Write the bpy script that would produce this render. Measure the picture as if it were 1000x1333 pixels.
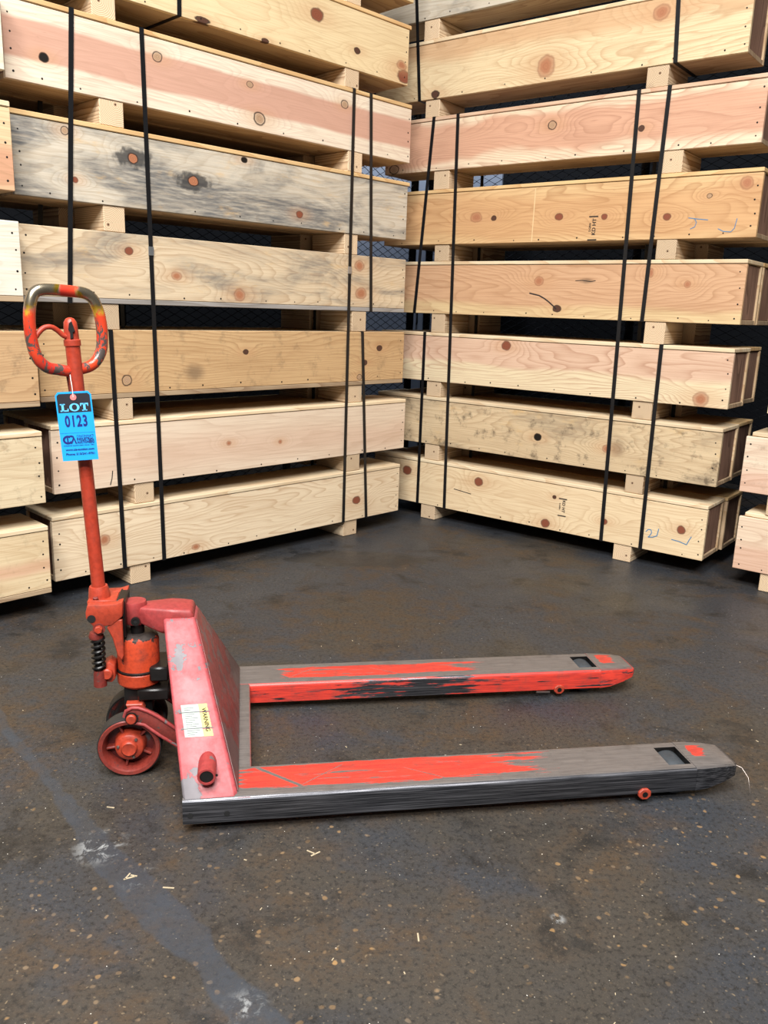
import bpy, bmesh, math, random
from mathutils import Vector, Matrix, Euler

random.seed(7)
for o in list(bpy.data.objects):
    bpy.data.objects.remove(o, do_unlink=True)
scene = bpy.context.scene
col = scene.collection
PI = math.pi

# ------------------------------------------------------------------ camera
F_PX, PITCH, ROLL, CAM_H = 1079.4, math.radians(13.794), math.radians(1.962), 1.1257
cam_d = bpy.data.cameras.new('camera')
cam_d.sensor_fit = 'HORIZONTAL'; cam_d.sensor_width = 36.0
cam_d.lens = F_PX / 1000.0 * 36.0
cam_d.clip_start = 0.05; cam_d.clip_end = 100
cam = bpy.data.objects.new('camera', cam_d); col.objects.link(cam)
_fw = Vector((0, math.cos(PITCH), -math.sin(PITCH))); _up = Vector((0, math.sin(PITCH), math.cos(PITCH))); _rt = Vector((1, 0, 0))
_r2 = math.cos(ROLL) * _rt + math.sin(ROLL) * _up
_u2 = -math.sin(ROLL) * _rt + math.cos(ROLL) * _up
cam.matrix_world = Matrix(((_r2.x, _u2.x, -_fw.x, 0), (_r2.y, _u2.y, -_fw.y, 0), (_r2.z, _u2.z, -_fw.z, CAM_H), (0, 0, 0, 1)))
scene.camera = cam

# ------------------------------------------------------------------ world, lamps, exposure
world = bpy.data.worlds.new('world'); scene.world = world; world.use_nodes = True
wb = world.node_tree.nodes['Background']
wb.inputs[0].default_value = (0.86, 0.93, 1.0, 1); wb.inputs[1].default_value = 0.055

def area_lamp(name, loc, sx, sy, power, aim=None, color=(1.0, 0.985, 0.965)):
    d = bpy.data.lights.new(name, 'AREA'); d.shape = 'RECTANGLE'; d.size = sx; d.size_y = sy
    d.energy = power; d.color = color
    o = bpy.data.objects.new(name, d); col.objects.link(o); o.location = loc
    if aim:
        o.rotation_euler = (Vector(aim) - Vector(loc)).to_track_quat('-Z', 'Y').to_euler()
    return o
LAMPS = [((-0.3, 0.5, 5.6), 1.0, 2.2, 270), ((1.2, -1.2, 5.6), 1.0, 2.2, 290), ((-1.5, -1.9, 5.6), 1.0, 2.2, 480),
         ((0.3, -4.0, 5.6), 2.2, 1.0, 680)]
for l_, sx_, sy_, p_ in LAMPS:
    area_lamp('high_bay_or_fill_lamp', l_, sx_, sy_, p_)
area_lamp('high_bay_or_fill_lamp', (0.25, 5.75, 3.3), 0.3, 0.3, 26, aim=(0.2, 6.3, 1.2), color=(0.9, 0.95, 1.0))  # added unseen fill lamp, brightens the cabinet behind the fence corner

vs = scene.view_settings
vs.view_transform = 'Standard'; vs.look = 'None'; vs.gamma = 1.0; vs.use_curve_mapping = False
vs.exposure = 0.0

# ------------------------------------------------------------------ helpers: objects
def tag(o, label=None, cat=None, group=None, kind=None):
    if label: o['label'] = label
    if cat: o['category'] = cat
    if group: o['group'] = group
    if kind: o['kind'] = kind
    return o

def empty(name, loc, rot=(0, 0, 0)):
    o = bpy.data.objects.new(name, None); o.empty_display_size = 0.05
    o.location = loc; o.rotation_euler = rot; col.objects.link(o); return o

class MB:
    """collects shapes into one mesh"""
    def __init__(self): self.bm = bmesh.new()
    def _add(self, tmp, mat=None):
        if mat is not None: bmesh.ops.transform(tmp, matrix=mat, verts=tmp.verts)
        me = bpy.data.meshes.new('tmp'); tmp.to_mesh(me); tmp.free()
        self.bm.from_mesh(me); bpy.data.meshes.remove(me); return self
    def box(self, x0, x1, y0, y1, z0, z1, bev=0.0, mat=None, seg=1):
        t = bmesh.new(); bmesh.ops.create_cube(t, size=1)
        bmesh.ops.scale(t, vec=(x1 - x0, y1 - y0, z1 - z0), verts=t.verts)
        bmesh.ops.translate(t, vec=((x0 + x1) / 2, (y0 + y1) / 2, (z0 + z1) / 2), verts=t.verts)
        if bev > 0: bmesh.ops.bevel(t, geom=t.edges[:], offset=bev, segments=seg, affect='EDGES', profile=0.5)
        return self._add(t, mat)
    def poly(self, verts, faces, mat=None):
        t = bmesh.new(); vv = [t.verts.new(v) for v in verts]
        for f in faces: t.faces.new([vv[i] for i in f])
        bmesh.ops.recalc_face_normals(t, faces=t.faces[:])
        return self._add(t, mat)
    def prism(self, pts, a0, a1, axis='y', bev=0.0, mat=None, seg=1):
        """polygon pts (p,q) extruded along axis; axis y: (x,z); axis z: (x,y); axis x: (y,z)"""
        def v3(p, a):
            return {'y': (p[0], a, p[1]), 'z': (p[0], p[1], a), 'x': (a, p[0], p[1])}[axis]
        t = bmesh.new()
        A = [t.verts.new(v3(p, a0)) for p in pts]; B = [t.verts.new(v3(p, a1)) for p in pts]
        n = len(pts)
        t.faces.new(A); t.faces.new(B[::-1])
        for i in range(n): t.faces.new((A[i], B[i], B[(i + 1) % n], A[(i + 1) % n]))
        bmesh.ops.recalc_face_normals(t, faces=t.faces[:])
        if bev > 0: bmesh.ops.bevel(t, geom=t.edges[:], offset=bev, segments=seg, affect='EDGES', profile=0.5)
        return self._add(t, mat)
    def hull(self, pts, bev=0.0, seg=2, mat=None):
        t = bmesh.new()
        for p in pts: t.verts.new(p)
        r = bmesh.ops.convex_hull(t, input=t.verts[:])
        bmesh.ops.dissolve_limit(t, angle_limit=0.01, verts=t.verts[:], edges=t.edges[:])
        bmesh.ops.recalc_face_normals(t, faces=t.faces[:])
        if bev > 0: bmesh.ops.bevel(t, geom=t.edges[:], offset=bev, segments=seg, affect='EDGES', profile=0.5)
        return self._add(t, mat)
    def tube(self, path, r, n=10, closed=False, caps=True, mat=None):
        path = [Vector(p) for p in path]; m = len(path)
        rr = r if isinstance(r, (list, tuple)) else [r] * m
        t = bmesh.new(); rings = []; nrm = None
        for i, p in enumerate(path):
            a = path[i - 1] if (i > 0 or closed) else p
            b = path[(i + 1) % m] if (i < m - 1 or closed) else p
            tan = (b - a).normalized()
            if nrm is None:
                ref = Vector((0, 0, 1)) if abs(tan.z) < 0.9 else Vector((1, 0, 0))
                nrm = tan.cross(ref).normalized()
            else:
                nrm = (nrm - tan * nrm.dot(tan))
                nrm = nrm.normalized() if nrm.length > 1e-6 else tan.orthogonal().normalized()
            bi = tan.cross(nrm)
            rings.append([t.verts.new(p + rr[i] * (math.cos(2 * PI * k / n) * nrm + math.sin(2 * PI * k / n) * bi)) for k in range(n)])
        for i in range(m if closed else m - 1):
            A, B = rings[i], rings[(i + 1) % m]
            off = 0
            if closed and i == m - 1:
                off = min(range(n), key=lambda s: sum((A[k].co - B[(k + s) % n].co).length for k in range(n)))
            for k in range(n):
                t.faces.new((A[k], A[(k + 1) % n], B[(k + 1 + off) % n], B[(k + off) % n]))
        if caps and not closed:
            t.faces.new(rings[0][::-1]); t.faces.new(rings[-1])
        bmesh.ops.recalc_face_normals(t, faces=t.faces[:])
        return self._add(t, mat)
    def lathe(self, prof, n=24, mat=None):
        """prof list of (r, h) around Z"""
        t = bmesh.new(); rings = []
        for r, h in prof:
            if r < 1e-6: rings.append([t.verts.new((0, 0, h))])
            else: rings.append([t.verts.new((r * math.cos(2 * PI * k / n), r * math.sin(2 * PI * k / n), h)) for k in range(n)])
        for A, B in zip(rings, rings[1:]):
            for k in range(n):
                k2 = (k + 1) % n
                if len(A) == 1 and len(B) == 1: continue
                if len(A) == 1: t.faces.new((A[0], B[k], B[k2]))
                elif len(B) == 1: t.faces.new((A[k], A[k2], B[0]))
                else: t.faces.new((A[k], A[k2], B[k2], B[k]))
        for R_, flip in ((rings[0], True), (rings[-1], False)):
            if len(R_) > 1: t.faces.new(R_[::-1] if flip else R_)
        bmesh.ops.recalc_face_normals(t, faces=t.faces[:])
        return self._add(t, mat)
    def build(self, name, mat, parent=None, smooth=None, loc=None, rot=None):
        me = bpy.data.meshes.new(name)
        self.bm.to_mesh(me); self.bm.free()
        me.materials.append(mat)
        if smooth is not None:
            for p in me.polygons: p.use_smooth = True
            me.set_sharp_from_angle(angle=math.radians(smooth))
        o = bpy.data.objects.new(name, me); col.objects.link(o)
        if parent: o.parent = parent
        if loc: o.location = loc
        if rot: o.rotation_euler = rot
        return o

AX_Y = Matrix.Rotation(PI / 2, 4, 'X')           # lathe axis Z -> -Y (towards the camera)
def T(x, y, z): return Matrix.Translation((x, y, z))

def text_mesh(body, size, sx=1.0, offset=0.0, align='CENTER', spacing=1.0):
    cu = bpy.data.curves.new('txt', 'FONT'); cu.body = body; cu.size = size; cu.align_x = align; cu.align_y = 'CENTER'
    cu.offset = offset; cu.space_character = spacing; cu.resolution_u = 3
    to = bpy.data.objects.new('txt', cu); col.objects.link(to)
    dg = bpy.context.evaluated_depsgraph_get()
    me = bpy.data.meshes.new_from_object(to.evaluated_get(dg))
    bpy.data.objects.remove(to, do_unlink=True); bpy.data.curves.remove(cu)
    me.materials.clear()
    for v in me.vertices: v.co.x *= sx
    return me

# ------------------------------------------------------------------ helpers: materials
def srgb(r, g, b, k=1.0):
    def f(c):
        c = c / 255.0
        return (c / 12.92 if c <= 0.04045 else ((c + 0.055) / 1.055) ** 2.4) * k
    return (f(r), f(g), f(b), 1.0)

class NT:
    def __init__(self, name):
        self.m = bpy.data.materials.new(name); self.m.use_nodes = True
        self.t = self.m.node_tree; self.b = self.t.nodes['Principled BSDF']
    def n(self, typ, **kw):
        x = self.t.nodes.new(typ)
        for k, v in kw.items(): setattr(x, k, v)
        return x
    def put(self, sock, v):
        if hasattr(v, 'is_linked') or isinstance(v, bpy.types.NodeSocket): self.t.links.new(v, sock)
        elif v is not None: sock.default_value = v
    def math(self, op, a, b=None, c=None, clamp=False):
        x = self.n('ShaderNodeMath', operation=op); x.use_clamp = clamp
        self.put(x.inputs[0], a)
        if b is not None: self.put(x.inputs[1], b)
        if c is not None: self.put(x.inputs[2], c)
        return x.outputs[0]
    def add(self, a, b): return self.math('ADD', a, b)
    def sub(self, a, b): return self.math('SUBTRACT', a, b)
    def mul(self, a, b): return self.math('MULTIPLY', a, b)
    def step(self, x, lo, hi, a=0.0, b=1.0):
        r = self.n('ShaderNodeMapRange', interpolation_type='SMOOTHSTEP')
        self.put(r.inputs[0], x); self.put(r.inputs[1], lo); self.put(r.inputs[2], hi); self.put(r.inputs[3], a); self.put(r.inputs[4], b)
        return r.outputs[0]
    def mix(self, f, a, b, mode='MIX'):
        x = self.n('ShaderNodeMix', data_type='RGBA', blend_type=mode)
        self.put(x.inputs[0], f); self.put(x.inputs[6], a); self.put(x.inputs[7], b); return x.outputs[2]
    def obj(self):
        if not hasattr(self, '_o'): self._o = self.n('ShaderNodeTexCoord').outputs['Object']
        return self._o
    def xyz(self):
        if not hasattr(self, '_x'):
            s = self.n('ShaderNodeSeparateXYZ'); self.t.links.new(self.obj(), s.inputs[0]); self._x = s.outputs
        return self._x
    def vec(self, x, y, z):
        c = self.n('ShaderNodeCombineXYZ'); self.put(c.inputs[0], x); self.put(c.inputs[1], y); self.put(c.inputs[2], z); return c.outputs[0]
    def vscale(self, s, off=(0, 0, 0), src=None):
        m = self.n('ShaderNodeMapping'); self.t.links.new(src or self.obj(), m.inputs[0])
        m.inputs['Scale'].default_value = s; m.inputs['Location'].default_value = off; return m.outputs[0]
    def noise(self, v, scale=1.0, detail=2.0, rough=0.5, dist=0.0):
        x = self.n('ShaderNodeTexNoise'); self.put(x.inputs['Vector'], v)
        x.inputs['Scale'].default_value = scale; x.inputs['Detail'].default_value = detail; x.inputs['Roughness'].default_value = rough
        x.inputs['Distortion'].default_value = dist; return x.outputs['Fac']
    def voro(self, v, scale, feature='F1', rnd=1.0):
        x = self.n('ShaderNodeTexVoronoi', feature=feature); self.put(x.inputs['Vector'], v); x.inputs['Scale'].default_value = scale
        x.inputs['Randomness'].default_value = rnd
        return x.outputs
    def bump(self, h, strength=0.3, dist=0.002):
        x = self.n('ShaderNodeBump'); x.inputs['Strength'].default_value = strength; x.inputs['Distance'].default_value = dist
        self.put(x.inputs['Height'], h); self.t.links.new(x.outputs[0], self.b.inputs['Normal'])
    def out(self, color=None, rough=None, metal=None, spec=None):
        if color is not None: self.put(self.b.inputs['Base Color'], color)
        if rough is not None: self.put(self.b.inputs['Roughness'], rough)
        if metal is not None: self.put(self.b.inputs['Metallic'], metal)
        if spec is not None: self.put(self.b.inputs['Specular IOR Level'], spec)
        return self.m

def plain(name, color, rough=0.6, metal=0.0, var=0.12, scale=30):
    q = NT(name); f = q.noise(q.obj(), scale, 4)
    d = tuple(c * (1 - var * 2) for c in color[:3]) + (1,)
    l = tuple(min(1, c * (1 + var)) for c in color[:3]) + (1,)
    return q.out(q.mix(f, d, l), rough, metal)

WK = 0.90
def desat(c, k=0.84):
    l = 0.3 * c[0] + 0.59 * c[1] + 0.11 * c[2]
    return tuple(l + (v - l) * k for v in c)
def C3(c): return srgb(*desat(c), WK)

def wood_front(name, spec):
    """front board: growth rings bent round knots, heartwood band, blue stain. coordinates are the crate's own (x along, z up)"""
    q = NT(name); X, Y, Z = q.xyz()
    s = spec.get('seed', 0) * 7.31
    zz = q.add(Z, q.mul(Y, 0.7))
    field = q.add(q.mul(q.noise(q.vec(q.add(q.mul(X, 0.75), s), s, q.mul(zz, 4.2)), 1.0, 2.5, 0.45), spec.get('rings', 16) * 1.9), q.mul(zz, spec.get('zr', 14) * 1.7))
    field = q.add(field, q.mul(q.noise(q.vec(q.mul(X, 9), s, q.mul(zz, 34)), 1.0, 2, 0.5), 0.55))
    knots = spec.get('knots', [])
    warp = q.mul(q.sub(q.noise(q.vec(q.mul(X, 40), s, q.mul(zz, 40)), 1.0, 2), 0.5), 0.5)
    info = []
    for (kx, kz, rx, rz, typ) in knots:
        dx = q.sub(X, kx); dz = q.sub(zz, kz)
        ax, az = rx * 4.0 + 0.012, rz * 2.1 + 0.008
        a = q.math('POWER', q.mul(dx, 1 / ax), 2); a = q.math('ABSOLUTE', a)
        b = q.math('ABSOLUTE', q.math('POWER', q.mul(dz, 1 / az), 2))
        e = q.math('EXPONENT', q.mul(q.add(a, b), -1.0))
        field = q.add(field, q.mul(e, 5.0 if typ in 'rpko' else 2.6))
        c = q.math('ABSOLUTE', q.math('POWER', q.mul(dx, 1 / rx), 2)); d = q.math('ABSOLUTE', q.math('POWER', q.mul(dz, 1 / rz), 2))
        info.append((q.add(q.math('SQRT', q.add(c, d)), warp), typ, e))
    fr = q.math('FRACT', field)
    ring = q.mul(q.math('POWER', fr, 3.2), q.step(fr, 1.0, 0.90))
    ring = q.mul(ring, q.step(q.noise(q.vec(q.add(q.mul(X, 1.3), s), 4.0, q.mul(zz, 7)), 1.0, 3), 0.22, 0.70, 0.35, 1.0))
    fine = q.noise(q.vec(q.mul(X, 4), s, q.mul(zz, 210)), 1.0, 4, 0.68)
    sap, heart = C3(spec['sap']), C3(spec.get('heart', spec['sap']))
    base = sap
    if 'band' in spec:
        z0, z1, soft = spec['band']
        nz = q.add(zz, q.mul(q.sub(q.noise(q.vec(q.add(q.mul(X, 1.6), s), 0.0, q.mul(zz, 2)), 1, 3), 0.5), spec.get('bandn', 0.12)))
        base = q.mix(q.mul(q.step(nz, z0 - soft, z0 + soft), q.step(nz, z1 + soft, z1 - soft)), sap, heart)
    late = C3(tuple(v * 0.90 for v in spec.get('late', (200, 150, 104))))
    colr = q.mix(q.mul(ring, min(1.0, 1.55 * spec.get('contrast', 0.55))), base, late)
    colr = q.mix(q.mul(q.step(fine, 0.42, 0.72), 0.42), colr, late)
    colr = q.mix(q.step(q.noise(q.vec(q.add(q.mul(X, 26), s), 6.0, q.mul(zz, 110)), 1.0, 3, 0.6), 0.64, 0.78, 0, 0.30), colr, srgb(132, 100, 74))
    broad = q.noise(q.vec(q.add(q.mul(X, 2.2), s), 3.0, q.mul(zz, 9)), 1.0, 4)
    colr = q.mix(q.step(broad, 0.45, 0.8, 0.0, 0.3), colr, late)
    st = spec.get('stain', 0)
    if st:
        n1 = q.noise(q.vec(q.add(q.mul(X, 2.0), s * 1.7), 1.0, q.mul(zz, 6.5)), 1.0, 6, 0.6, 0.8)
        n2 = q.noise(q.vec(q.add(q.mul(X, 9), s), 2.0, q.mul(zz, 90)), 1.0, 4, 0.65)
        m_ = q.mul(q.step(n1, 0.52 - 0.1 * st, 0.70 - 0.07 * st), q.step(n2, 0.12, 0.72))
        colr = q.mix(q.mul(m_, min(1, 0.75 * st)), colr, srgb(*spec.get('stainc', (92, 93, 94))))
        wm = q.step(q.noise(q.vec(q.add(q.mul(X, 6), s), 9.0, q.mul(zz, 16)), 1.0, 5, 0.65), 0.56, 0.74, 0, 0.6)
        colr = q.mix(wm, colr, srgb(206, 170, 116))
    if spec.get('dirt', 0):
        n3 = q.noise(q.vec(q.add(q.mul(X, 14), s), 5.0, q.mul(zz, 14)), 1.0, 6, 0.7)
        colr = q.mix(q.step(n3, 0.52, 0.70, 0.0, spec['dirt']), colr, srgb(92, 78, 62))
    for d, typ, e in info:
        if typ == 'k': colr = q.mix(q.mul(q.step(q.add(e, q.mul(warp, 1.6)), 0.42, 0.75), 0.85), colr, srgb(56, 55, 55))
        elif typ == 's': colr = q.mix(q.mul(q.step(d, 1.7, 0.3), 0.6), colr, srgb(96, 78, 62)); continue
        else: colr = q.mix(q.mul(q.step(e, 0.2, 1.0), 0.35), colr, C3((206, 150, 100)))
        core = {'r': srgb(138, 78, 56), 'p': srgb(172, 116, 84), 'd': srgb(88, 58, 44), 'o': srgb(186, 152, 120), 'h': srgb(14, 11, 9), 'k': srgb(182, 118, 84)}[typ]
        rim = {'r': srgb(92, 50, 36), 'p': srgb(142, 92, 66), 'd': srgb(48, 32, 26), 'o': srgb(60, 46, 38), 'h': srgb(40, 26, 18), 'k': srgb(60, 42, 34)}[typ]
        krings = q.math('FRACT', q.mul(d, 3.1))
        core = q.mix(q.mul(krings, 0.45), core, rim)
        core = q.mix(q.step(d, 0.35, 0.95, 0.0, 0.45), core, colr) if typ in 'po' else core
        colr = q.mix(q.mul(q.step(d, 1.25, 0.98), {'p': 0.6, 'r': 0.85}.get(typ, 0.95)), colr, rim)
        colr = q.mix(q.step(d, 0.96, 0.82), colr, core)
    q.bump(q.add(q.mul(ring, 0.4), fine), 0.25, 0.0008)
    return q.out(colr, 0.62, 0.0, 0.3)

def wood_shared(name, c1, c2, axis='x', zs=1.0, dark=None):
    """lids, ends, bottoms: straight grain, different on each board"""
    q = NT(name); X, Y, Z = q.xyz()
    rnd = q.n('ShaderNodeObjectInfo').outputs['Random']; s = q.mul(rnd, 37.0)
    if axis == 'x': a, b = X, q.add(q.mul(Y, 1.0), q.mul(Z, 0.8))
    elif axis == 'y': a, b = Y, q.add(X, q.mul(Z, 0.8))
    else: a, b = Z, q.add(Y, q.mul(X, 0.8))
    f = q.add(q.mul(q.noise(q.vec(q.add(q.mul(a, 0.8), s), s, q.mul(b, 5)), 1, 2), 15), q.mul(b, 12))
    fr = q.math('FRACT', f); ring = q.math('POWER', fr, 2.5)
    fine = q.noise(q.vec(q.mul(a, 6), s, q.mul(b, 320)), 1, 2, 0.6)
    br = q.noise(q.vec(q.add(q.mul(a, 3), s), 1.0, q.mul(b, 6)), 1, 4)
    A, B = C3(c1), C3(c2)
    colr = q.mix(q.mul(ring, 0.8), A, B)
    colr = q.mix(q.step(br, 0.4, 0.75, 0, 0.5), colr, B)
    colr = q.mix(q.step(fine, 0.45, 0.85, 0, 0.3), colr, B)
    hv = q.n('ShaderNodeHueSaturation'); q.put(hv.inputs['Value'], q.add(0.88, q.mul(rnd, 0.22))); q.put(hv.inputs['Color'], colr)
    colr = hv.outputs[0]
    q.bump(fine, 0.2, 0.0008)
    return q.out(colr, 0.65, 0, 0.3)

def wood_log(name, c1, c2):
    """4x4 skids: solid rings round a pith, seen as circles on the sawn end"""
    q = NT(name); X, Y, Z = q.xyz()
    rnd = q.n('ShaderNodeObjectInfo').outputs['Random']
    r2 = q.math('FRACT', q.mul(rnd, 17.3)); r3 = q.math('FRACT', q.mul(rnd, 41.7))
    nz = q.noise(q.vec(q.add(X, q.mul(rnd, 9)), q.mul(Y, 0.3), Z), 14, 3)
    dx = q.sub(X, q.mul(q.sub(r2, 0.5), 0.06)); dz = q.sub(Z, q.mul(q.sub(r3, 0.45), 0.06))
    r = q.math('SQRT', q.add(q.mul(dx, dx), q.mul(dz, dz)))
    f = q.add(q.mul(r, 165), q.mul(nz, 1.2))
    ring = q.math('POWER', q.math('FRACT', f), 2.0)
    colr = q.mix(q.mul(ring, 0.85), srgb(*c1, WK), srgb(*c2, WK))
    colr = q.mix(q.step(r, 0.006, 0.003), colr, srgb(90, 60, 40))
    dirt = q.noise(q.vec(q.add(X, rnd), q.mul(Y, 0.4), Z), 22, 5, 0.65)
    colr = q.mix(q.step(dirt, 0.55, 0.75, 0, 0.35), colr, srgb(120, 100, 82))
    hv = q.n('ShaderNodeHueSaturation'); q.put(hv.inputs['Value'], q.add(0.80, q.mul(rnd, 0.34))); q.put(hv.inputs['Color'], colr)
    return q.out(hv.outputs[0], 0.7, 0, 0.3)

M = {}
M['lid_pale'] = wood_shared('lid_pine', (234, 212, 172), (214, 174, 126))
M['lid_pink'] = wood_shared('lid_pinkish_pine', (226, 190, 156), (206, 152, 116))
M['lid_amber'] = wood_shared('lid_amber_pine', (230, 190, 128), (208, 154, 92))
M['end'] = wood_shared('end_pine', (154, 114, 92), (96, 64, 48), 'z')
M['base'] = wood_shared('bottom_pine_shaded', (186, 158, 122), (146, 112, 80))  # darker than the other pine: deep shade under the crates put into the colour
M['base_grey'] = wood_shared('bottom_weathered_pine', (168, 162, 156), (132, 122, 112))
M['back'] = wood_shared('back_pine', (218, 186, 142), (190, 146, 100))
M['skid'] = wood_log('skid_pine', (230, 206, 172), (150, 108, 72))
M['nail'] = plain('nail_dark_iron', (0.012, 0.011, 0.010, 1), 0.5, 0.6)
M['strap'] = plain('strap_black_steel', (0.005, 0.0055, 0.007, 1), 0.42, 0.0, 0.2, 12)
M['seal'] = plain('seal_bright_steel', srgb(190, 195, 200), 0.3, 0.85)
M['ink'] = plain('stamp_ink', srgb(52, 44, 38), 0.8)
M['crayon'] = plain('blue_crayon', srgb(74, 128, 168), 0.8)
M['pencil'] = plain('pencil_mark', srgb(40, 34, 32), 0.8)

# ------------------------------------------------------------------ floor and walls
def floor_material():
    q = NT('stained_concrete'); X, Y, Z = q.xyz(); o = q.obj()
    grey, blue, brown, dark = srgb(56, 52, 47), srgb(47, 50, 55), srgb(66, 50, 32), srgb(22, 21, 20)
    n1 = q.noise(o, 1.9, 5, 0.6, 0.4); n2 = q.noise(q.vscale((1, 1, 1), (11, 4, 2)), 2.6, 6, 0.62, 0.6); n3 = q.noise(q.vscale((1, 1, 1), (3, 17, 1)), 14, 6, 0.7)
    n4 = q.noise(o, 90, 4, 0.7); n5 = q.noise(o, 260, 4, 0.7)
    c = q.mix(q.step(q.add(n1, q.step(Y, 1.7, 3.2, 0.0, 0.12)), 0.46, 0.64), grey, blue)
    bm_ = q.mul(q.step(n2, 0.44, 0.62), q.step(n3, 0.30, 0.66))
    c = q.mix(q.mul(bm_, 0.85), c, brown)
    n6 = q.noise(q.vscale((1, 1, 1), (31, 8, 3)), 6.5, 6, 0.68, 0.3)
    c = q.mix(q.step(n6, 0.52, 0.70, 0, 0.8), c, dark)
    c = q.mix(q.step(n4, 0.46, 0.68, 0, 0.75), c, dark)
    c = q.mix(q.step(n5, 0.56, 0.76, 0, 0.45), c, srgb(120, 108, 92))
    # exposed aggregate
    warpv = q.n('ShaderNodeVectorMath', operation='ADD')
    nn = q.n('ShaderNodeTexNoise'); q.put(nn.inputs['Vector'], o); nn.inputs['Scale'].default_value = 30
    sc = q.n('ShaderNodeVectorMath', operation='SCALE'); q.t.links.new(nn.outputs['Color'], sc.inputs[0]); sc.inputs['Scale'].default_value = 0.02
    q.t.links.new(o, warpv.inputs[0]); q.t.links.new(sc.outputs[0], warpv.inputs[1])
    v1 = q.voro(warpv.outputs[0], 62); v2 = q.voro(warpv.outputs[0], 150)
    sep = q.n('ShaderNodeSeparateColor'); q.t.links.new(v1['Color'], sep.inputs[0])
    sep2 = q.n('ShaderNodeSeparateColor'); q.t.links.new(v2['Color'], sep2.inputs[0])
    worn = q.step(q.noise(q.vscale((1, 1, 1), (5, 5, 9)), 2.2, 4, 0.6), 0.42, 0.62)
    worn = q.mul(worn, q.step(Y, 2.3, 1.35, 0.12, 1.0))
    a1 = q.mul(q.mul(q.step(v1['Distance'], 0.40, 0.22), q.step(sep.outputs[0], 0.86, 0.90)), worn)
    c = q.mix(q.mul(a1, 0.8), c, q.mix(sep.outputs[1], srgb(150, 116, 72), srgb(112, 98, 82)))
    a2 = q.mul(q.mul(q.step(v2['Distance'], 0.42, 0.22), q.step(sep2.outputs[0], 0.84, 0.90)), q.step(Y, 2.6, 1.4, 0.25, 1.0))
    c = q.mix(q.mul(a2, 0.3), c, q.mix(sep2.outputs[1], srgb(160, 140, 110), srgb(36, 34, 33)))
    a3 = q.mul(q.step(v2['Distance'], 0.20, 0.10), q.step(sep2.outputs[2], 0.975, 0.98))
    c = q.mix(a3, c, srgb(205, 200, 190))
    # filled crack running across the slab
    pts = [(-1.25, 2.34), (-0.957, 1.964), (-0.743, 1.728), (-0.574, 1.523), (-0.435, 1.378), (-0.33, 1.278), (-0.293, 1.237), (-0.216, 1.148), (-0.162, 1.089), (0.2, 0.66)]
    wid = [0.010, 0.012, 0.014, 0.030, 0.042, 0.040, 0.022, 0.034, 0.036, 0.03]
    wob = q.mul(q.sub(q.noise(o, 16, 4, 0.6), 0.5), 0.035)
    m_ = None
    for i in range(len(pts) - 1):
        (x0, y0), (x1, y1) = pts[i], pts[i + 1]
        dx, dy = x1 - x0, y1 - y0; L2 = dx * dx + dy * dy
        ax, ay = q.sub(X, x0), q.sub(Y, y0)
        tt = q.math('ADD', q.mul(ax, dx / L2), q.mul(ay, dy / L2), clamp=True)
        ex = q.sub(ax, q.mul(tt, dx)); ey = q.sub(ay, q.mul(tt, dy))
        d = q.math('SQRT', q.add(q.mul(ex, ex), q.mul(ey, ey)))
        w = q.add(wid[i], q.mul(tt, wid[i + 1] - wid[i]))
        k = q.step(q.sub(q.add(d, wob), w), 0.006, -0.004)
        m_ = k if m_ is None else q.math('MAXIMUM', m_, k)
    fill = q.mix(q.step(n4, 0.5, 0.75, 0, 0.5), srgb(52, 57, 64), srgb(40, 43, 48))
    c = q.mix(q.mul(m_, q.step(n3, 0.3, 0.62, 0.92, 0.5)), c, fill)
    # plaster-like smear left on the crack filler
    for cx, cy, r, amt in ((-0.575, 1.53, 0.075, 0.9), (-0.47, 1.44, 0.05, 0.4), (-0.20, 1.13, 0.05, 0.6), (0.36, 1.36, 0.02, 0.8)):
        dd = q.math('SQRT', q.add(q.math('ABSOLUTE', q.math('POWER', q.sub(X, cx), 2)), q.math('ABSOLUTE', q.math('POWER', q.sub(Y, cy), 2))))
        mm = q.mul(q.step(dd, r, 0.0), q.step(q.noise(q.vscale((1, 1, 1), (7, 1, 1)), 24, 7, 0.72, 0.6), 0.50, 0.60))
        c = q.mix(q.mul(mm, amt), c, srgb(150, 152, 152))
    # oil stain by the left stack
    ox = q.mul(q.sub(X, -0.12), 1 / 0.34); oy = q.mul(q.sub(Y, 3.66), 1 / 0.13)
    od = q.add(q.math('SQRT', q.add(q.mul(ox, ox), q.mul(oy, oy))), q.mul(q.sub(n3, 0.5), 1.6))
    oil = q.step(od, 1.05, 0.85)
    c = q.mix(q.mul(oil, 0.6), c, srgb(30, 30, 30))
    rg = q.add(q.step(n2, 0.35, 0.65, 0.42, 0.62), q.mul(q.sub(n4, 0.5), 0.25))
    rg = q.sub(rg, q.mul(oil, 0.12)); rg = q.sub(rg, q.mul(m_, 0.05))
    q.bump(q.add(q.mul(n4, 0.7), q.add(q.mul(n5, 0.4), q.mul(v2['Distance'], 0.2))), 0.35, 0.0022)
    return q.out(c, rg, 0, 0.45)

fl = MB().box(-9, 9, -7, 13, -0.05, 0).build('floor', floor_material())
tag(fl, 'dark stained concrete warehouse floor with a filled crack', 'floor', kind='structure')

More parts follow.
